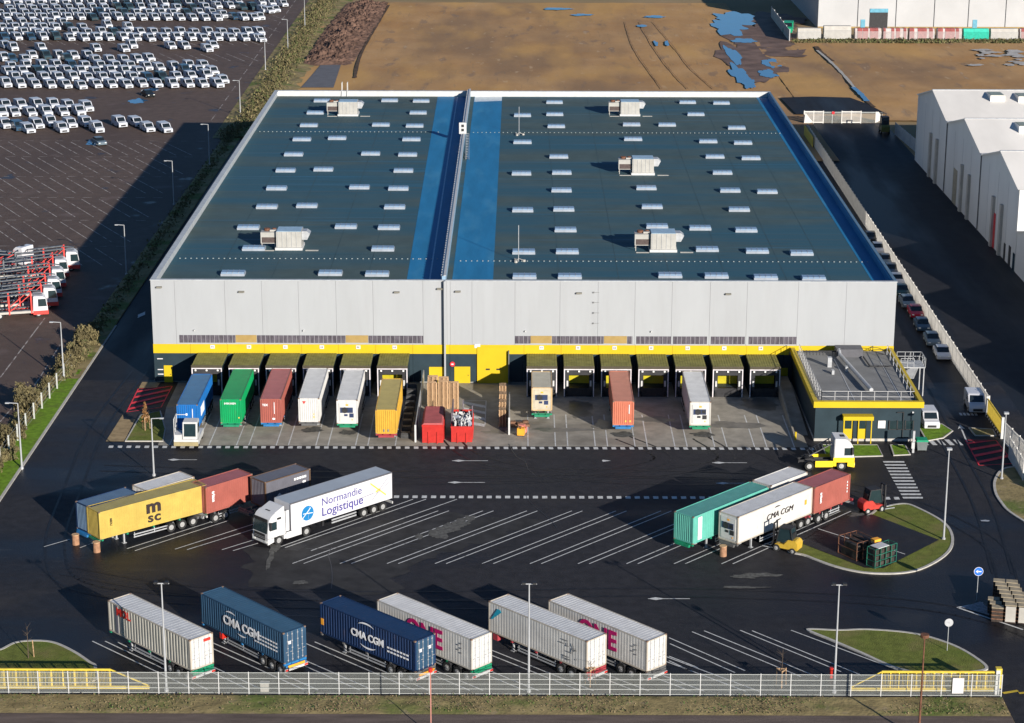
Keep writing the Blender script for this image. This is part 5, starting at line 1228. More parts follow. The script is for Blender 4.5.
rows = [
 ('in the nearest loose row of the car park', [(18, 495), (70, 503, 'b'), (110, 512), (146, 494), (200, 488), (245, 511), (280, 492), (342, 488), (387, 512), (478, 490), (543, 486), (590, 508), (658, 510)]),
 ('in the short staggered row behind the nearest vans', [(5, 450), (20, 418), (55, 447), (82, 418), (120, 447), (147, 418), (183, 447), (212, 418), (249, 445), (272, 418), (315, 445), (345, 428)]),
 ('in the front line of the long block', [(-30, 330), (22, 333), (78, 335), (138, 335), (200, 336), (260, 336), (323, 340), (383, 335), (442, 335), (503, 335), (565, 332), (625, 333), (688, 335), (750, 333), (808, 333), (868, 333)]),
 ('in the half-hidden line just behind the front line', [(60, 310), (118, 310), (175, 308), (232, 308), (290, 308), (350, 308), (410, 308), (468, 308), (530, 308), (590, 309, 'b'), (645, 309, 'd'), (705, 305), (762, 302), (824, 300), (890, 318)]),
 ('in the second full line of the long block', [(30, 283), (88, 283), (150, 281, 'd'), (205, 284), (265, 280), (322, 283), (382, 286), (440, 284), (498, 285), (555, 285), (585, 265), (635, 268), (695, 268), (738, 280, 'b'), (795, 282), (850, 284), (755, 260), (812, 258)]),
 ('in the third line of the long block', [(45, 264), (105, 264), (170, 262), (225, 262), (285, 260, 'b'), (340, 262), (400, 262), (462, 262), (520, 262)]),
 ('in the fourth line of the long block', [(15, 230), (45, 233, 'b'), (100, 235), (128, 220), (182, 223, 'd'), (235, 223), (265, 230, 'd'), (293, 222), (350, 221), (382, 238), (438, 238), (495, 238), (548, 236), (595, 230)]),
 ('in the sparse line before the empty bays', [(20, 178), (52, 190), (163, 190), (383, 192), (495, 193), (527, 180), (682, 182), (737, 182), (828, 193), (850, 179)]),
 ('in the front line of the middle block', [(15, 146, 'b'), (66, 147), (120, 146, 'b'), (170, 147), (222, 146, 'd'), (277, 149), (333, 150), (385, 148), (435, 149), (490, 149), (542, 150), (598, 151), (652, 149), (705, 150), (762, 150), (812, 150), (868, 150), (920, 150), (975, 150), (1025, 150)]),
 ('in the back line of the middle block', [(40, 130), (95, 130), (150, 130), (200, 130), (295, 130), (350, 129), (405, 128), (455, 128, 'd'), (508, 128), (560, 128), (612, 129), (668, 129), (722, 129), (778, 129), (832, 129), (888, 129), (940, 129), (990, 129)]),
 ('in the broken line left of the lone pair', [(8, 108), (60, 106), (122, 108), (172, 108), (222, 107), (275, 108, 'd'), (330, 110), (428, 98), (512, 109)]),
 ('in the second line left of the lone pair', [(35, 92), (90, 91), (145, 91), (200, 90), (250, 90)]),
 ('in the front line of the farthest block', [(25, 68), (75, 68), (123, 68), (172, 68), (220, 66), (270, 67), (320, 67), (370, 68, 'd'), (420, 67), (470, 68), (520, 69), (568, 69), (617, 69), (667, 69), (718, 69), (768, 70), (818, 70), (868, 71), (890, 60), (935, 65, 'b'), (972, 69), (1012, 69)]),
 ('in the second line of the farthest block', [(0, 52), (50, 52), (100, 51), (148, 51), (196, 51), (246, 50), (296, 50), (346, 50), (396, 50, 'b'), (446, 50), (495, 50, 'd'), (545, 50), (593, 50), (642, 50), (690, 50), (745, 50, 'd'), (795, 48), (845, 48)]),
 ('in the third line of the farthest block', [(38, 35), (85, 35), (132, 34), (178, 33), (225, 32), (275, 31), (322, 31), (370, 31), (418, 31), (468, 24, 'd'), (515, 28, 'd'), (562, 30), (612, 33), (660, 34), (707, 34), (770, 30, 'd'), (820, 30), (868, 22), (918, 22), (965, 27, 'd'), (1010, 28, 'd')]),
 ('in the fourth line of the farthest block', [(65, 17), (112, 16), (160, 16), (210, 14), (260, 14), (310, 14), (358, 13), (405, 12), (455, 12), (505, 12, 'd'), (555, 12), (605, 14), (655, 14), (705, 14, 'd'), (750, 13), (800, 12), (850, 10), (900, 8), (950, 8)]),
 ('in the last line at the upper edge', [(20, 2), (70, 1), (118, 0), (166, 0), (214, -1), (262, -1), (310, -2), (358, -2), (406, -3), (454, -3), (502, -3), (550, -3), (598, -3), (646, -3, 'd'), (694, -3), (742, -4), (790, -4), (838, -4), (886, -4)]),
 ('beside the lot edge, right of the farthest block', [(1038, 68), (1052, 36), (1075, 40), (1034, 128), (1040, 153), (1082, 10), (1100, 36), (1042, 8), (1130, 14)])]
for desc, vs in rows:
    vs = sorted(vs, key=lambda v: v[0])
    for i, v in enumerate(vs):
        k = v[2] if len(v) > 2 else 'w'; cn = {'w': 'white', 'd': 'black', 'b': 'dark blue'}[k]
        lot_van(v[0]/4, v[1]/4, k, f'{cn} van {ORD[i+1]} {desc}')
x, y = at(148, 93, .8); car('parked_car', 'lone black car standing in the empty aisle of the car park', 'car', (x, y, 0), HV, cbk)
x, y = at(99, 140.5, .8); car('parked_car', 'silver-grey car on a wet patch in front of the vans', 'car', (x, y, 0), HV, csl)

# ---------------------------------------------------------------- car transporters
tred = mat('transporter_red', (.6, .05, .04), .45, .1, 2); tgrey = mat('transporter_grey', (.13, .14, .15), .5, .25, 1.5, metal=.3)
def transporter(label, px, py, rz, flip=False):
    x, y = at(px, py); t = thing('car_transporter', label, 'transporter', (x, y, 0), rz, 'car transporters parked side by side')
    MB().prism([(0, .9), (-.02, 1.4), (-.2, 2.6), (-.6, 2.95), (-1.9, 3.0), (-2.0, .9)], -1.22, 1.22).build('cab', cw, t, bevel=.05)
    MB().box(-2.0, .05, -1.24, 1.24, .4, .95).build('bumper', tred, t)
    MB().quadf([(.02, -1.1, 1.5), (.02, 1.1, 1.5), (-.17, 1.05, 2.55), (-.17, -1.05, 2.55)]).build('windscreen', glass, t)
    for s in (-1, 1): MB().prism([(-.12, 1.55), (-.25, 2.6), (-1.3, 2.6), (-1.3, 1.55)], s*1.23-.012, s*1.23+.012).build('side_window', glass, t)
    for s in (-1, 1):
        m = MB(); 
        m.bar((-2.3, s*.95, 3.5), (-9.2, s*.95, 3.0), .5, .12); m.bar((-9.6, s*.95, 2.9), (-17.5, s*.95, 3.7), .5, .12); m.bar((-.7, s*.8, 3.2), (-2.2, s*.95, 3.4), .4, .1)
        m.build('upper_track', tgrey, t)
        m = MB(); m.bar((-2.4, s*.95, 1.05), (-9.0, s*.95, .9), .5, .14); m.bar((-9.4, s*.95, .8), (-17.6, s*.95, 1.4), .5, .14); m.build('lower_track', tgrey, t)
        m = MB(); m.box(-18, -2, s*1.22-.03, s*1.22+.03, .7, 1.0); m.build('side_rail', offwhite if s < 0 else tred, t)
        for xx, zt in ((-2.2, 3.6), (-5.2, 3.3), (-9.3, 3.1), (-13.2, 3.4), (-17.3, 3.7)): MB().box(xx-.1, xx+.1, s*1.18-.08, s*1.18+.08, .6, zt).build('post', tred if xx > -6 else tgrey, t)
        m = MB(); m.bar((-5.2, s*1.18, 1.0), (-2.3, s*1.18, 3.3), .1); m.bar((-13.2, s*1.18, 1.2), (-9.5, s*1.18, 3.0), .1); m.build('brace', tred, t)
    m = MB()
    for k in range(22): xx = -2.6-k*.7; m.box(xx-.05, xx+.05, -.9, .9, 1.0, 1.06); m.box(xx-.05, xx+.05, -.9, .9, 3.2, 3.26) if k % 2 else None
    m.build('cross_bars', tgrey, t)
    for xx in (-1.3, -6.5, -12.6, -13.8):
        for s in (-1, 1): wheel(t, xx, s*1.0, .45)
    return t
for k, (px, py, rz) in enumerate([(80, 269, 12), (69, 277, 13), (66, 287, 14), (62, 297, 14), (58, 306, 15), (48, 314.5, 15)]):
    lb = ['farthest car transporter with white cab reaching farthest right', 'car transporter second from the far end of the group', 'car transporter third from the far end of the group', 'car transporter third from the near end of the group', 'car transporter second from the near end of the group', 'nearest car transporter with red lower side and white cab'][k]
    transporter(lb, px, py, R(rz))
x, y = at(17, 276); t = truck('lone white tractor unit facing left among the car transporters', (x-1, y+5, 0), R(150), cw, lower=tred, deflector=False)

# ---------------------------------------------------------------- lamps, signs
def lamp(label, px, py, h, arm, head='arm', group=None, m_=None, tall=None):
    x, y = at(px, py); t = thing('lamp_post', label, 'street lamp', (x, y, 0), 0, group); mt = m_ or mat('pole_grey', (.34, .35, .36), .45, .08, 1)
    MB().cyl((0, 0, 0), (0, 0, h), .11, 8, r2=.055).build('pole', mt, t); MB().cyl((0, 0, 0), (0, 0, .25), .2, 8).build('base_plate', steel, t)
    if head == 'arm':
        MB().bar((0, 0, h), (arm, 0, h+.05), .08).build('arm', mt, t); MB().box(min(arm, arm*1.5), max(arm, arm*1.5), -.13, .13, h-.02, h+.1).build('lamp_head', mt, t)
    elif head == 'T':
        MB().bar((-.65, 0, h), (.65, 0, h), .08).build('arm', mt, t)
        for s in (-1, 1): MB().box(s*.45-.16, s*.45+.16, -.25, .15, h+.05, h+.2).build('lamp_head', dark, t)
    elif head == 'disc': MB().cyl((0, 0, h-.1), (0, 0, h+.15), .35, 12).build('lamp_head', mt, t)
    elif head == 'box': MB().box(-.25, .25, -.3, .1, h-.05, h+.15).build('lamp_head', mt, t)
    return t
for (px, py), lb in (((166.5, 691.5), 'tall T-headed lamp post in front of the grey corrugated container'), ((528.7, 692), 'tall T-headed lamp post in front of the plain white container'), ((834, 693), 'tall T-headed lamp post left of the bottom-right gate')): lamp(lb, px, py, 9.9, 0, 'T')
lamp('tall plain lamp post on the tip of the crescent grass island', 943.5, 540, 9.7, 0, 'box')
lamp('lamp post on the verge beside the red painted hatching', 1001.5, 479.5, 7.6, 0, 'box')
lamp('lamp post with short arm beside the small front-left lawn', 154, 476, 6.6, .9)
for (px, py), lb in zip([(22, 469), (64, 381), (126.5, 275), (174, 205), (209.6, 165), (240.5, 117), (265.5, 70), (288, 50), (305, 28)], ['nearest car park lamp post by the hedge at the left edge', 'car park lamp post behind the hedge end', 'car park lamp post in the warehouse shadow', 'car park lamp post rising above the dark shadow, fourth away', 'fifth car park lamp post away', 'sixth car park lamp post away, beside the scrub', 'seventh car park lamp post away', 'eighth car park lamp post away', 'farthest car park lamp post']):
    lamp(lb, px, py, 7.6, -.9, 'arm', 'lamp posts along the car park edge')
lamp('rusty lamp post with grey round head at bottom right', 918.5, 738, 9.0, 0, 'disc', None, rust)
t = thing('marker_pole', 'thin reddish pole with red and white ball top in front of the mesh fence', 'pole', at(431, 735)+(0,)); MB().cyl((0, 0, 0), (0, 0, 5.6), .05, 8).build('pole', mat('pole_pink', (.45, .2, .16), .6), t); MB().cyl((0, 0, 5.6), (0, 0, 5.95), .17, 10).build('ball_top', redlens, t)
def road_sign(label, px, py, h, m_, back=False, r=.42, arrow_=False):
    x, y = at(px, py); t = thing('road_sign', label, 'sign', (x, y, 0)); MB().cyl((0, 0, 0), (0, 0, h), .035, 8).build('pole', steel, t)
    d = MB().cyl((0, -.04, h), (0, -.06, h), r, 24).build('sign_disc', m_, t)
    if arrow_:
        MB().cyl((0, -.036, h), (0, -.0605, h), r+.04, 24).build('sign_border', white_sign, d)
        MB().cyl((0, -.061, h), (0, -.064, h), r, 24).build('sign_face', signblue, d)
        MB().box(-.08, .27, -.075, -.066, h-.05, h+.05).prism([(-.28, h), (-.05, h+.18), (-.05, h-.18)], -.075, -.066).build('arrow_symbol', white_sign, d)
    else: MB().cyl((0, -.061, h), (0, -.07, h), r*.25, 12).build('clamp', steel, d)
road_sign('round blue sign with white left arrow beside the crate stacks', 976.5, 601, 3.0, signblue, arrow_=True, r=.4)
road_sign('round grey sign seen from behind on the bottom-right lawn', 947, 651.5, 2.8, mat('sign_back', (.4, .41, .42), .5), r=.38)
t = thing('entry_terminal', 'slim pale terminal post with white box at the annex lawn corner', 'terminal', (44.6, 231.0, 0)); MB().box(-.12, .12, -.1, .1, 0, 2.6).build('post', steel, t); MB().box(-.25, .1, -.3, -.101, .6, 1.3).build('reader_box', white, t)
t = thing('wheelie_bin', 'large grey bin with green lid beside the annex crossing', 'bin', (45.7, 231.9, 0))
MB().prism([(-.5, .15), (.5, .15), (.62, 1.15), (-.62, 1.15)], -.5, .5).build('bin_body', mat('bin_grey', (.12, .14, .14), .6), t); MB().prism([(-.72, 1.16), (.72, 1.16), (.6, 1.38), (-.6, 1.38)], -.6, .6).build('lid', green_plastic, t); MB().cyl((-.45, -.4, .12), (-.45, .4, .12), .12, 8).cyl((.45, -.4, .12), (.45, .4, .12), .12, 8).build('wheel', rubber, t)
t = thing('fire_hydrant', 'small red hydrant post on the asphalt near the right end of the mesh fence', 'hydrant', at(831, 678)+(0,)); MB().cyl((0, 0, 0), (0, 0, .8), .13, 10).build('barrel', redlens, t); MB().cyl((0, 0, .8), (0, 0, .98), .17, 10).build('cap', redlens, t)
t = thing('utility_box', 'cream utility box at the foot of the fence near the blue container', 'box', at(265, 691)+(0,)); MB().box(-.35, .35, -.2, .2, 0, .75).build('cabinet', offwhite, t); MB().box(-.4, .4, -.25, .25, .751, .82).build('lid', offwhite, t)

# ---------------------------------------------------------------- forklifts
def forklift(label, loc, rz, col):
    t = thing('forklift', label, 'forklift', loc, rz); t.scale = (1.08, 1.1, 1.15)
    MB().prism([(.8, .9), (.55, 2.15), (-.55, 2.15), (-.75, 1.22), (-.3, 1.22), (.1, .9)], -.5, .5).build('cabin_glass', glass, t)
    MB().prism([(-1.3, .35), (-1.35, 1.0), (-1.1, 1.25), (-.3, 1.2), (.1, .75), (.95, .7), (1.0, .35)], -.6, .6).build('body', col, t, bevel=.05)
    m = MB()
    for s in (-.52, .52): m.bar((.85, s, .7), (.55, s, 2.2), .08); m.bar((-.75, s, 1.2), (-.55, s, 2.2), .08); m.bar((-.6, s, 2.2), (.6, s, 2.2), .08)
    m.box(-.6, .6, -.52, .52, 2.18, 2.24)
    m.build('overhead_guard', dark, t)
    MB().box(-.65, -.1, -.3, .3, 1.2, 1.35).box(-.75, -.62, -.3, .3, 1.2, 1.8).build('seat', dark, t)
    m = MB()
    for s in (-.35, .35): m.box(1.1, 1.22, s-.06, s+.06, .1, 2.5)
    for z in (.5, 1.4, 2.4): m.box(1.1, 1.2, -.34, .34, z, z+.1)
    m.build('mast', dark, t)
    for s in (-.3, .3): MB().box(1.23, 2.3, s-.06, s+.06, .12, .17).build('fork', steel, t)
    MB().box(1.222, 1.3, -.5, .5, .3, .8).build('carriage', dark, t)
    for x, r_ in ((.75, .33), (-.85, .28)):
        for s in (-1, 1): wheel(t, x, s*.55, r_, .22)
    return t
x, y = at(872, 511); forklift('red forklift parked at the edge of the crescent island', (x, y, 0), R(22), mat('forklift_red', (.42, .04, .03), .4))
x, y = at(787, 552.5); forklift('yellow forklift beside the wheels of the white CMA CGM container', (x, y+.5, 0), R(150), mat('forklift_yellow', (.5, .33, .04), .4))
x, y = at(884, 133); forklift('dark forklift with ochre rear at the far end of the service lane', (x, y, 0), R(90), mat('forklift_olive', (.12, .12, .03), .5)).scale = (1.4, 1.4, 1.5)

# ---------------------------------------------------------------- pallets, skips, racks
def pallet_mesh():
    m = MB()
    for k in range(5): y = -.4+k*.17+.0; m.box(-.6, .6, y, y+.1, .122, .144)
    for x in (-.6, -.07, .46): m.box(x, x+.14, -.4, .4, .1, .121)
    for y in (-.4, -.05, .3):
        for x in (-.6, -.07, .46): m.box(x, x+.14, y, y+.1, .022, .0995)
        m.box(-.6, .6, y, y+.1, 0, .0215)
    return m
pal = None
sn = 0
def stack(cx, cy, n, what, rot=0):
    global pal
    for k in range(n):
        pos = 'topmost' if k == n-1 else ('lowest' if k == 0 else {2: 'second', 3: 'third'}.get(n-k, f'{n-k}th' if n-k not in (21, 22, 23) else {21: '21st', 22: '22nd', 23: '23rd'}[n-k])+' from top')
        if pal is None: o = pallet_mesh().build('pallet', wood); pal = o
        else: o = pal.copy(); COL.objects.link(o)
        o.location = (cx+random.uniform(-.02, .02), cy+random.uniform(-.02, .02), Z3+k*.148); o.rotation_euler = (0, 0, rot+random.uniform(-.03, .03))
        tag(o, f'pallet {pos}, {what}', 'pallet', 'wooden pallets stacked by the skips')
stack(-10.3, 246.9, 22, 'left stack behind the covered skip'); stack(-9.0, 246.9, 23, 'middle stack behind the covered skip'); stack(-7.75, 246.9, 22, 'right stack behind the two skips')
stack(-10.3, 248.4, 24, 'back left stack behind the covered skip'); stack(-9.0, 248.4, 23, 'back middle stack behind the skips')
for k, yy in enumerate((240.3, 242.0, 243.7, 245.6)): stack(-1.85, yy, 14+k*3, ['nearest', 'second', 'third', 'farthest'][k]+' stack of the narrow row by the white guard wall', math.pi/2)
def skip(label, x, y, covered):
    t = thing('skip', label, 'skip', (x, y, 0)); W, L, H = 2.4, 6.3, 2.25 if covered else 2.0
    m = MB().box(-W/2, W/2, 0, .08, .15, H).box(-W/2, W/2, L-.08, L, .15, H).box(-W/2, -W/2+.08, .08, L-.08, .15, H).box(W/2-.08, W/2, .08, L-.08, .15, H).box(-W/2, W/2, 0, L, .1, .148)
    m.build('skip_body', redskip, t)
    m = MB()
    for s in (-.55, .45): m.box(s, s+.12, -.1, -.003, .0, H*.62)
    for yy in range(1, 6): m.box(-W/2-.07, -W/2-.002, yy, yy+.1, .15, H); m.box(W/2+.002, W/2+.07, yy, yy+.1, .15, H)
    m.box(-W/2-.05, W/2+.05, -.06, -.004, H-.2, H); m.build('stiffening_rib', redskip, t)
    for s in (-.7, .6):
        for yy in (.4, 5.6): MB().cyl((s, yy, .12), (s+.15, yy, .12), .12, 10).build('roller', dark, t)
    if covered:
        m = MB().prism([(-W/2, H+.01), (W/2, H+.01), (W/2-.2, H+.2), (-W/2+.2, H+.2)], 0, L)
        m.build('cover', tarpred, t)
    return t
skip('red skip with a dull red lid in front of the pallet stacks', -9.75, 233.7, True)
sk2 = skip('open red skip filled with white plastic waste', -6.45, 233.95, False)
m = MB().box(-.05, .05, 6.2, 6.3, 2.0, 3.2); m.box(-1.2, -1.08, 1.0, 6.3, 2.0, 3.3).box(1.08, 1.2, 3.6, 4.1, 2.0, 3.3).build('side_board', mat('board_dark', (.12, .1, .12), .7), sk2)
m = MB(); wm = []
for k in range(120):
    x = random.uniform(-1, 1); y = random.uniform(.4, 5.8); z = 1.6+random.uniform(-.1, .55)+.3*math.sin(y); s = random.uniform(.15, .45)
    M_ = Matrix.Translation((x-6.45, y+233.95, z)) @ Euler((random.uniform(0, 3), random.uniform(0, 3), random.uniform(0, 3))).to_matrix().to_4x4()
    m.box(-s, s, -s*.6, s*.6, -s*.12, s*.12, random.choice((0, 0, 0, 0, 1, 2)), M_)
m.box(-1.1-6.45, 1.1-6.45, 234.1, 240.1, .16, 1.5, 1)
o = m.build('plastic_waste', [white, clad_dark, mat('waste_grey', (.25, .27, .32), .6)]); tag(o, 'heap of white and grey plastic film filling the open red skip', 'waste', kind='stuff')
# dark rack of stacked steps in the shade beside the yellow container
t = thing('dock_steps', 'dark stack of steel frames in shade right of the golden container', 'rack', (-12.9, 235.4, 0))
for k in range(9):
    MB().box(-.6, .5, k*2.0, k*2.0+.9, 0, .5+.12*k).box(-.55, .45, k*2.0+.1, k*2.0+.8, .5+.12*k, .62+.12*k).build('step_frame', mat('rack_grey', (.05, .05, .05), .7, .4, 2), t)
# orange pallet truck and odds near the narrow stack
t = thing('pallet_truck', 'orange and red pallet truck beside the white guard wall', 'pallet truck', (.3, 236.4, 0), R(80))
MB().box(-.2, .5, -.4, .4, .15, 1.0).build('motor_body', orangem, t); MB().bar((-.2, 0, 1.0), (-.9, 0, 1.5), .08).bar((-.9, -.25, 1.5), (-.9, .25, 1.5), .07).build('tiller', dark, t)
for s in (-.25, .25): MB().box(.51, 1.7, s-.09, s+.09, .12, .2).build('fork', mat('fork_orange', (.7, .25, .05), .5), t)
MB().box(.6, 1.5, -.5, .5, .21, .8).box(.7, 1.3, -.3, .3, .81, 1.1).build('load', mat('load_red', (.6, .2, .15), .6, .5, 3), t)
for s in (-1, 1): wheel(t, 0, s*.33, .15, .12)
t = thing('crate_heap', 'small heap of brown crates behind the orange pallet truck', 'crates', (.2, 239.6, 0), R(10))
for k in range(6): a_, b_ = (k % 3)*.75-1, (k//3)*.7; MB().box(a_, a_+.65, b_, b_+.6, 0, .3+.2*(k % 2)).build('crate', wood_dark, t)
# racks on the crescent island
def rack(label, loc, rz, W, D, H, m_, nx=3, nz_=3):
    t = thing('stillage_rack', label, 'rack', loc, rz)
    m = MB()
    for i in range(nx+1):
        for y in (0, D): m.box(i*W/nx-.03, i*W/nx+.03, y-.03, y+.03, 0, H)
    m.build('uprights', m_, t)
    m = MB()
    for j in range(nz_+1):
        for y in (0, D): m.box(0, W, y-.025, y+.025, j*(H-.1)/nz_+.05, j*(H-.1)/nz_+.1)
        for i in range(nx+1): m.box(i*W/nx-.025, i*W/nx+.025, 0, D, j*(H-.1)/nz_+.05, j*(H-.1)/nz_+.1)
    m.build('rails', m_, t)
    m = MB()
    for i in range(nx):
        for j in range(nz_): m.box(i*W/nx+.08, i*W/nx+W/nx*.8, .1, D*random.uniform(.7, .95), j*(H-.1)/nz_+.1, j*(H-.1)/nz_+.1+H/nz_*random.uniform(.55, .85))
    m.build('stored_parts', mat('dark_parts', (.035, .03, .025), .7, .5, 2), t); return t
pb = at(876, 571)
rack('green steel stillage rack at the front of the crescent island', (pb[0]-.1, pb[1]+.2, .14), R(38), 3.0, 1.1, 2.0, tealcrate, 4, 3)
rack('rusty brown stillage rack behind the green rack', (pb[0]-1.6, pb[1]+2.2, .14), R(35), 2.4, 2.6, 1.9, rust, 3, 2)
t = thing('cardboard_box', 'orange cardboard box lying on top of the racks', 'box', (pb[0]+.3, pb[1]+2.6, 2.12), R(30)); MB().box(-.4, .4, -.3, .3, 0, .25).build('carton', orangem, t)
t = thing('plastic_sheet', 'pale plastic sheet lying on top of the green rack', 'sheet', (pb[0]-.1, pb[1]+.75, 2.15), R(38)); MB().box(-.0, 1.5, -.5, .6, 0, .06).build('sheet', white, t)
# crate stacks at the right
def crates(label, x, y, n, faced):
    t = thing('crate_stack', label, 'crates', (x, y, 0), R(-12), 'stacked timber-topped crates at the right edge')
    for k in range(n):
        MB().box(-.5, .5, -.35, .35, k*.36, k*.36+.26).build('crate', mat('crate_brown', (.04, .028, .022), .8, .4, 3), t); MB().box(-.53, .53, -.38, .38, k*.36+.262, k*.36+.34).build('lid', mat('pale_lid', (.3, .25, .17), .8, .25, 2) if k == n-1 else wood_dark, t)
    if faced: MB().box(-.45, .45, -.41, -.385, .15, n*.36-.15).build('side_panel', offwhite, t)
x0, y0 = at(989, 612); k = 0
for j in range(7):
    for i in range(3):
        xx = x0+.3+i*1.15+j*.02; yy = y0-2.0+j*.95-i*.25
        if i == 0 and j > 2: continue
        k += 1; crates(f'{"tall pale-sided" if j == 0 and i > 0 else "dark"} crate stack, column {["left","middle","right"][i]}, {["nearest","second","third","fourth","fifth","sixth","farthest"][j]} from the white line', xx, yy, 4 if i == 0 else 5, j == 0 and i > 0)
t = thing('steel_plate_pile', 'low grey wedge of gravel at the white line corner left of the crates', 'gravel', at(990, 611)+(0,)); 
bpy.data.objects.remove(t)
mb = MB(); pts = I([(962, 608), (980, 602), (992, 611), (990, 616)]); mb.poly(pts, Z5); struct('gravel_patch', mb, mat('gravel', (.26, .26, .27), .9, .3, 4, world=True))

# ---------------------------------------------------------------- bundles in front of the white hall
bund = [('w', 797, 821, 'white bundled barriers, leftmost of the far row'), ('w', 823, 851, 'taller white slatted bundle, second in the far row'), ('rw', 854, 881, 'red and white bundle right of the tall white bundle'), ('rw', 882, 907, 'red and white bundle in the middle of the far row'), ('rw', 908, 934, 'reddish bundle third of the red and white ones'), ('rw', 936, 961, 'dark red bundle beside the turquoise one'), ('t', 962, 988, 'turquoise wrapped bundle in the far row'), ('w', 989, 1017, 'silver-white bundle right of the turquoise one'), ('rw', 1018, 1045, 'red bundle at the right picture edge of the far row')]
tur = mat('turquoise', (.01, .42, .3), .5); rst = mat('stripe_red', (.26, .06, .055), .6, .2, 1)
for k, (kk, a, b, lb) in enumerate(bund):
    xa, ya = at(a, 40); xb, _ = at(b, 40); t = thing('barrier_bundle', lb, 'bundle', ((xa+xb)/2, 559, 0), 0); W = xb-xa-.3
    hh = 3.6 if k == 1 else 3.0
    core = MB().prism([(-1.2, 0), (1.2, 0), (1.2, hh*.7), (.8, hh), (-.8, hh), (-1.2, hh*.7)], -W/2, W/2, 0, 'x'); core.build('wrapped_core', {'w': offwhite, 'rw': mat('bundle_pink', (.45, .38, .36), .7, .2, 1), 't': tur}[kk], t)
    m = MB()
    for j in range(9): zz = .15+j*hh*.085; m.box(-W/2-.05, W/2+.05, -1.42, -1.37, zz, zz+.09)
    m.build('tubes', white if kk != 't' else tur, t)
    if kk == 'rw':
        m = MB()
        for q in range(4):
            xq = -W/2+q*W/4+random.uniform(0, .6); m.prism([(-1.3, .1), (-1.22, hh*.7+.05), (-.8, hh+.03), (.8, hh+.03), (.8, hh+.06), (-.84, hh+.06), (-1.33, hh*.7+.05), (-1.36, .1)], xq, xq+W/4*random.uniform(.35, .85), 0, 'x')
        m.build('red_stripes', rst, t)
x, y = at(788, 33); t = car('parked_van', 'small green vehicle at the head of the dirt track', 'van', (x, y, 0), R(-100), mat('van_green', (.01, .3, .15), .4), 'van')
t.scale = (1.4, 1.4, 1.6)

# ---------------------------------------------------------------- plants
def leaf_mesh(name, rx, ry, rz, n, s, mats, zc=None, shape=None):
    m = MB(); zc = rz if zc is None else zc
    clumps = [(random.gauss(0, .5), random.gauss(0, .5), random.gauss(0, .45), random.uniform(.25, .5)) for _ in range(14)]
    for k in range(n):
        c = random.choice(clumps); 
        x = (c[0]+random.gauss(0, c[3]*.5))*rx; y = (c[1]+random.gauss(0, c[3]*.5))*ry; z = zc+(c[2]+random.gauss(0, c[3]*.5))*rz
        if z < .05: z = random.uniform(.05, .5)
        M_ = Matrix.Translation((x, y, z)) @ Euler((random.uniform(0, 6), random.uniform(0, 6), random.uniform(0, 6))).to_matrix().to_4x4(); q = s*random.uniform(.6, 1.4)
        m.quadf([M_ @ Vector(p) for p in ((-q, -q*.4, 0), (q, -q*.5, 0), (q*.8, q*.5, 0), (-q*.7, q*.5, 0))], random.randrange(len(mats)))
    return m
def make_bush(label, loc, rx, ry, rz, n, mats, group=None, s=.14, stems=5):
    t = thing('bush', label, 'bush', loc, random.uniform(0, 6), group)
    leaf_mesh('foliage', rx, ry, rz, n, s, mats).build('foliage', mats, t)
    m = MB()
    for k in range(stems):
        a = random.uniform(0, 6.28); m.cyl((0, 0, 0), (rx*.5*math.cos(a), ry*.5*math.sin(a), rz*1.5), .05, 5, r2=.015)
    m.build('stem', barkm, t); return t
bt = [make_bush('', (0, 0, 0), 1.3, 1.3, 1.5, 2600, [leafA, leafC, leafA], s=.16), make_bush('', (0, 0, 0), 1.2, 1.2, 1.1, 2200, [leafA, leafB, leafC], s=.15), make_bush('', (0, 0, 0), 1.0, 1.1, 1.2, 1800, [leafC, leafA], s=.14)]
hed = [(92, 340, 1.25), (90, 352, 1.2), (80, 356, 1.0), (74, 365, 1.0), (70, 374, .9), (38, 397, 1.2), (34, 408, 1.2), (30, 420, .9), (28, 432, .9), (14, 442, 1.0), (16, 455, .9), (5, 456, 1.1), (3, 470, 1.0), (1, 486, .8), (8, 432, .8), (57, 383, .7), (48, 392, .7)]
hn = ['round-topped bush at the far end of the hedge', 'bush second from the far end of the hedge', 'bush third from the far end of the hedge', 'bush fourth from the far end of the hedge', 'small bush behind the second lamp post', 'wide bush at the middle of the wire fence', 'bush just nearer than the wide middle bush', 'low bush sixth from the near end', 'low bush fifth from the near end', 'olive bush beside the nearest lamp post', 'bush at the foot of the nearest lamp post', 'brown bush touching the left picture edge', 'lower brown bush at the left picture edge', 'nearest low bush of the hedge', 'back bush above the brown bushes', 'scrubby bush just past the fence middle', 'scrubby low bush between fence posts']
for i, ((px, py, sc), lb) in enumerate(zip(hed, hn)):
    b = bt[i % 3]; o = b if i < 3 else copy_tree(b); x, y = at(px, py+6); o.location = (x-1.0, y, .05); o.scale = (sc*.68, sc*.9, sc*.8); o.rotation_euler.z = random.uniform(0, 6); tag(o, lb, 'bush', 'bushes of the hedge along the car park')
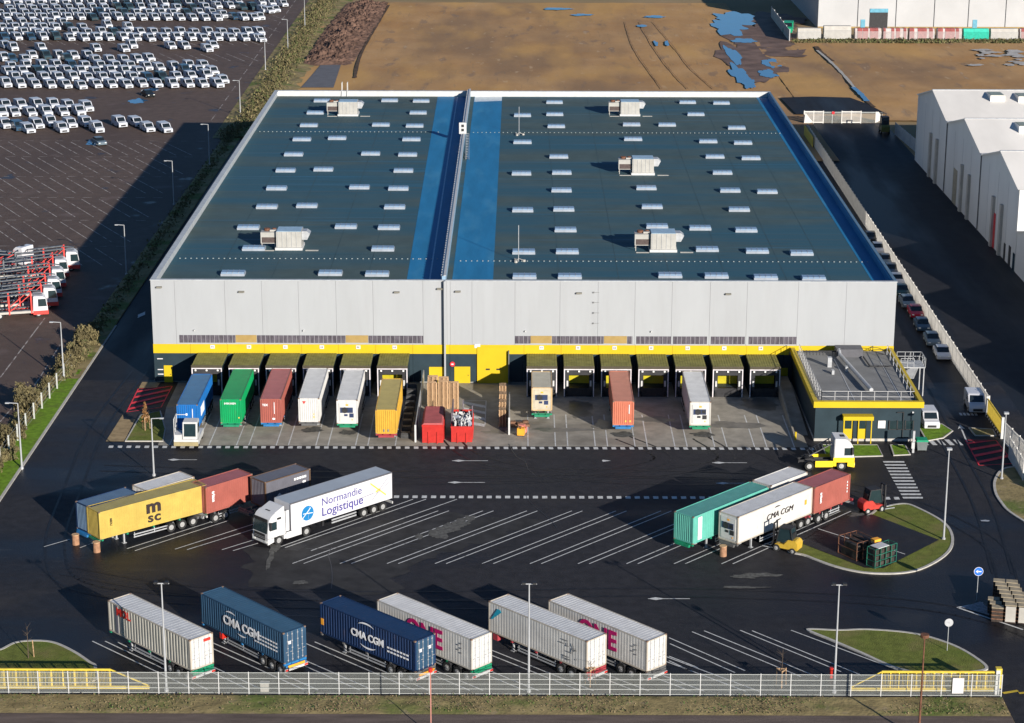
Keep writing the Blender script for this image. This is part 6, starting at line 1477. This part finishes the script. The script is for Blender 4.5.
# wire fence with concrete posts along the hedge
f = thing('post_fence', 'wire fence on pale concrete posts along the left hedge', 'fence', (0, 0, 0)); a = Vector((-56.7, 262)); b = Vector((-57.8, 206)); post = None
for k in range(15):
    p = a.lerp(b, k/14)
    if post is None: post = MB().box(-.08, .08, -.08, .08, 0, 2.0).build('post', mat('post_pale', (.42, .43, .4), .8), f); o = post
    else: o = post.copy(); COL.objects.link(o); o.parent = f
    o.location = (p.x, p.y, .1)
m = MB()
for z in (.4, .9, 1.4, 1.9): m.bar((a.x, a.y, z), (b.x, b.y, z), .015)
m.build('wire', wirem, f)
m = MB(); 
for k in range(9000):
    t = random.random(); y = 206+t*78; x = -58.0-(284-y)*.012+random.gauss(0, .45); z = .1+abs(random.gauss(0, .28)); q = random.uniform(.05, .14)
    M_ = Matrix.Translation((x, y, z)) @ Euler((random.uniform(0, 6), random.uniform(0, 6), random.uniform(0, 6))).to_matrix().to_4x4()
    m.quadf([M_ @ Vector(p) for p in ((-q, -q*.4, 0), (q, -q*.5, 0), (q*.8, q*.5, 0), (-q*.7, q*.5, 0))], random.randrange(3))
o = m.build('undergrowth', [leafA, leafC, rough_grass]); tag(o, 'dry straw-coloured undergrowth along the hedge fence at left', 'undergrowth', kind='stuff')
m = MB()
for k in range(26000):
    y = 258+random.random()*380
    if y < 415 and random.random() < .8: continue
    x = -57.0-(y-420)*.006*(y > 420)+random.gauss(0, 1.1 if y > 420 else .6)+(2.0 if y > 430 else 0)*random.random()*2; z = .1+abs(random.gauss(0, .5 if y > 420 else .15))*(1+.8*nz(x, y, .15)); q = random.uniform(.12, .3)
    M_ = Matrix.Translation((x, y, z)) @ Euler((random.uniform(0, 6), random.uniform(0, 6), random.uniform(0, 6))).to_matrix().to_4x4()
    m.quadf([M_ @ Vector(p) for p in ((-q, -q*.4, 0), (q, -q*.5, 0), (q*.8, q*.5, 0), (-q*.7, q*.5, 0))], random.choice((0, 1, 1, 2)))
o = m.build('scrub', [leafB, leafA, leafC]); tag(o, 'olive scrub growing on the bank between car park and dirt field', 'scrub', kind='stuff')
m = MB()
for k in range(14000):
    x = random.uniform(-50, 41); y = random.uniform(163.9, 167.3); d_ = nz(x, y, .12)
    if random.random() > .35+d_: continue
    z = .08+abs(random.gauss(0, .09)); q = random.uniform(.03, .09)
    M_ = Matrix.Translation((x, y, z)) @ Euler((random.uniform(0, 6), random.uniform(0, 6), random.uniform(0, 6))).to_matrix().to_4x4()
    m.quadf([M_ @ Vector(p) for p in ((-q, -q*.4, 0), (q, -q*.5, 0), (q*.8, q*.5, 0), (-q*.7, q*.5, 0))], random.choice((0, 1, 1)))
o = m.build('verge_grass', [mat('verge_green', (.05, .1, .02), .9, .4, 1), mat('straw', (.17, .13, .07), .9, .3, 1)]); tag(o, 'patchy grass tufts on the verge below the mesh fence', 'grass', kind='stuff')
m = MB()
for k in range(5000):
    p = at(random.uniform(792, 1030), random.uniform(40.5, 44.5)); q = random.uniform(.15, .4); z = .1+abs(random.gauss(0, .22))
    M_ = Matrix.Translation((p[0], p[1], z)) @ Euler((random.uniform(0, 6), random.uniform(0, 6), random.uniform(0, 6))).to_matrix().to_4x4()
    m.quadf([M_ @ Vector(v) for v in ((-q, -q*.4, 0), (q, -q*.5, 0), (q*.8, q*.5, 0), (-q*.7, q*.5, 0))], random.randrange(2))
o = m.build('weeds', [leafB, leafC]); tag(o, 'strip of weeds in front of the far bundle row', 'weeds', kind='stuff')
# staked young trees
def staked(label, px, py, h, fm, legs=3):
    x, y = at(px, py); t = thing('young_tree', label, 'tree', (x, y, .1)); MB().cyl((0, 0, 0), (.05, 0, h), .05, 6, r2=.012).build('trunk', barkm, t)
    m = MB()
    for k in range(legs): a_ = k*2*math.pi/legs+.5; m.cyl((.5*math.cos(a_), .5*math.sin(a_), 0), (.45*math.cos(a_), .45*math.sin(a_), 1.6), .045, 6)
    if legs > 1:
        for k in range(legs): a_ = k*2*math.pi/legs+.5; b_ = a_+2*math.pi/legs; m.bar((.45*math.cos(a_), .45*math.sin(a_), 1.5), (.45*math.cos(b_), .45*math.sin(b_), 1.5), .09)
    m.build('stake', wood, t)
    m = MB()
    for k in range(10): a_ = random.uniform(0, 6.28); z = h*random.uniform(.45, .95); m.cyl((.03, 0, z), (.5*math.cos(a_), .5*math.sin(a_), z+.4), .015, 4, r2=.005)
    m.build('branch', barkm, t)
    if fm: 
        m = MB()
        for k in range(350):
            z = random.uniform(.8, h); r_ = .55*(1-(z-.8)/(h-.6))+.05; a_ = random.uniform(0, 6.28); q = .06
            M_ = Matrix.Translation((r_*random.random()*math.cos(a_), r_*random.random()*math.sin(a_), z)) @ Euler((random.uniform(0, 6), random.uniform(0, 6), 0)).to_matrix().to_4x4()
            m.quadf([M_ @ Vector(v) for v in ((-q, -q, 0), (q, -q, 0), (q, q, 0), (-q, q, 0))])
        m.build('crown', fm, t)
staked('rusty-leaved young conifer on stakes in the small front-left lawn', 146, 430, 3.3, conifer)
staked('bare sapling tied to one stake on the bottom-left lawn', 28.5, 659, 3.0, None, 1)
staked('bare sapling in a wooden tripod behind the fence left of the right gate', 781, 687, 3.4, None)
staked('sapling in a pinkish tripod in front of the plain white container', 590, 686, 2.2, None)
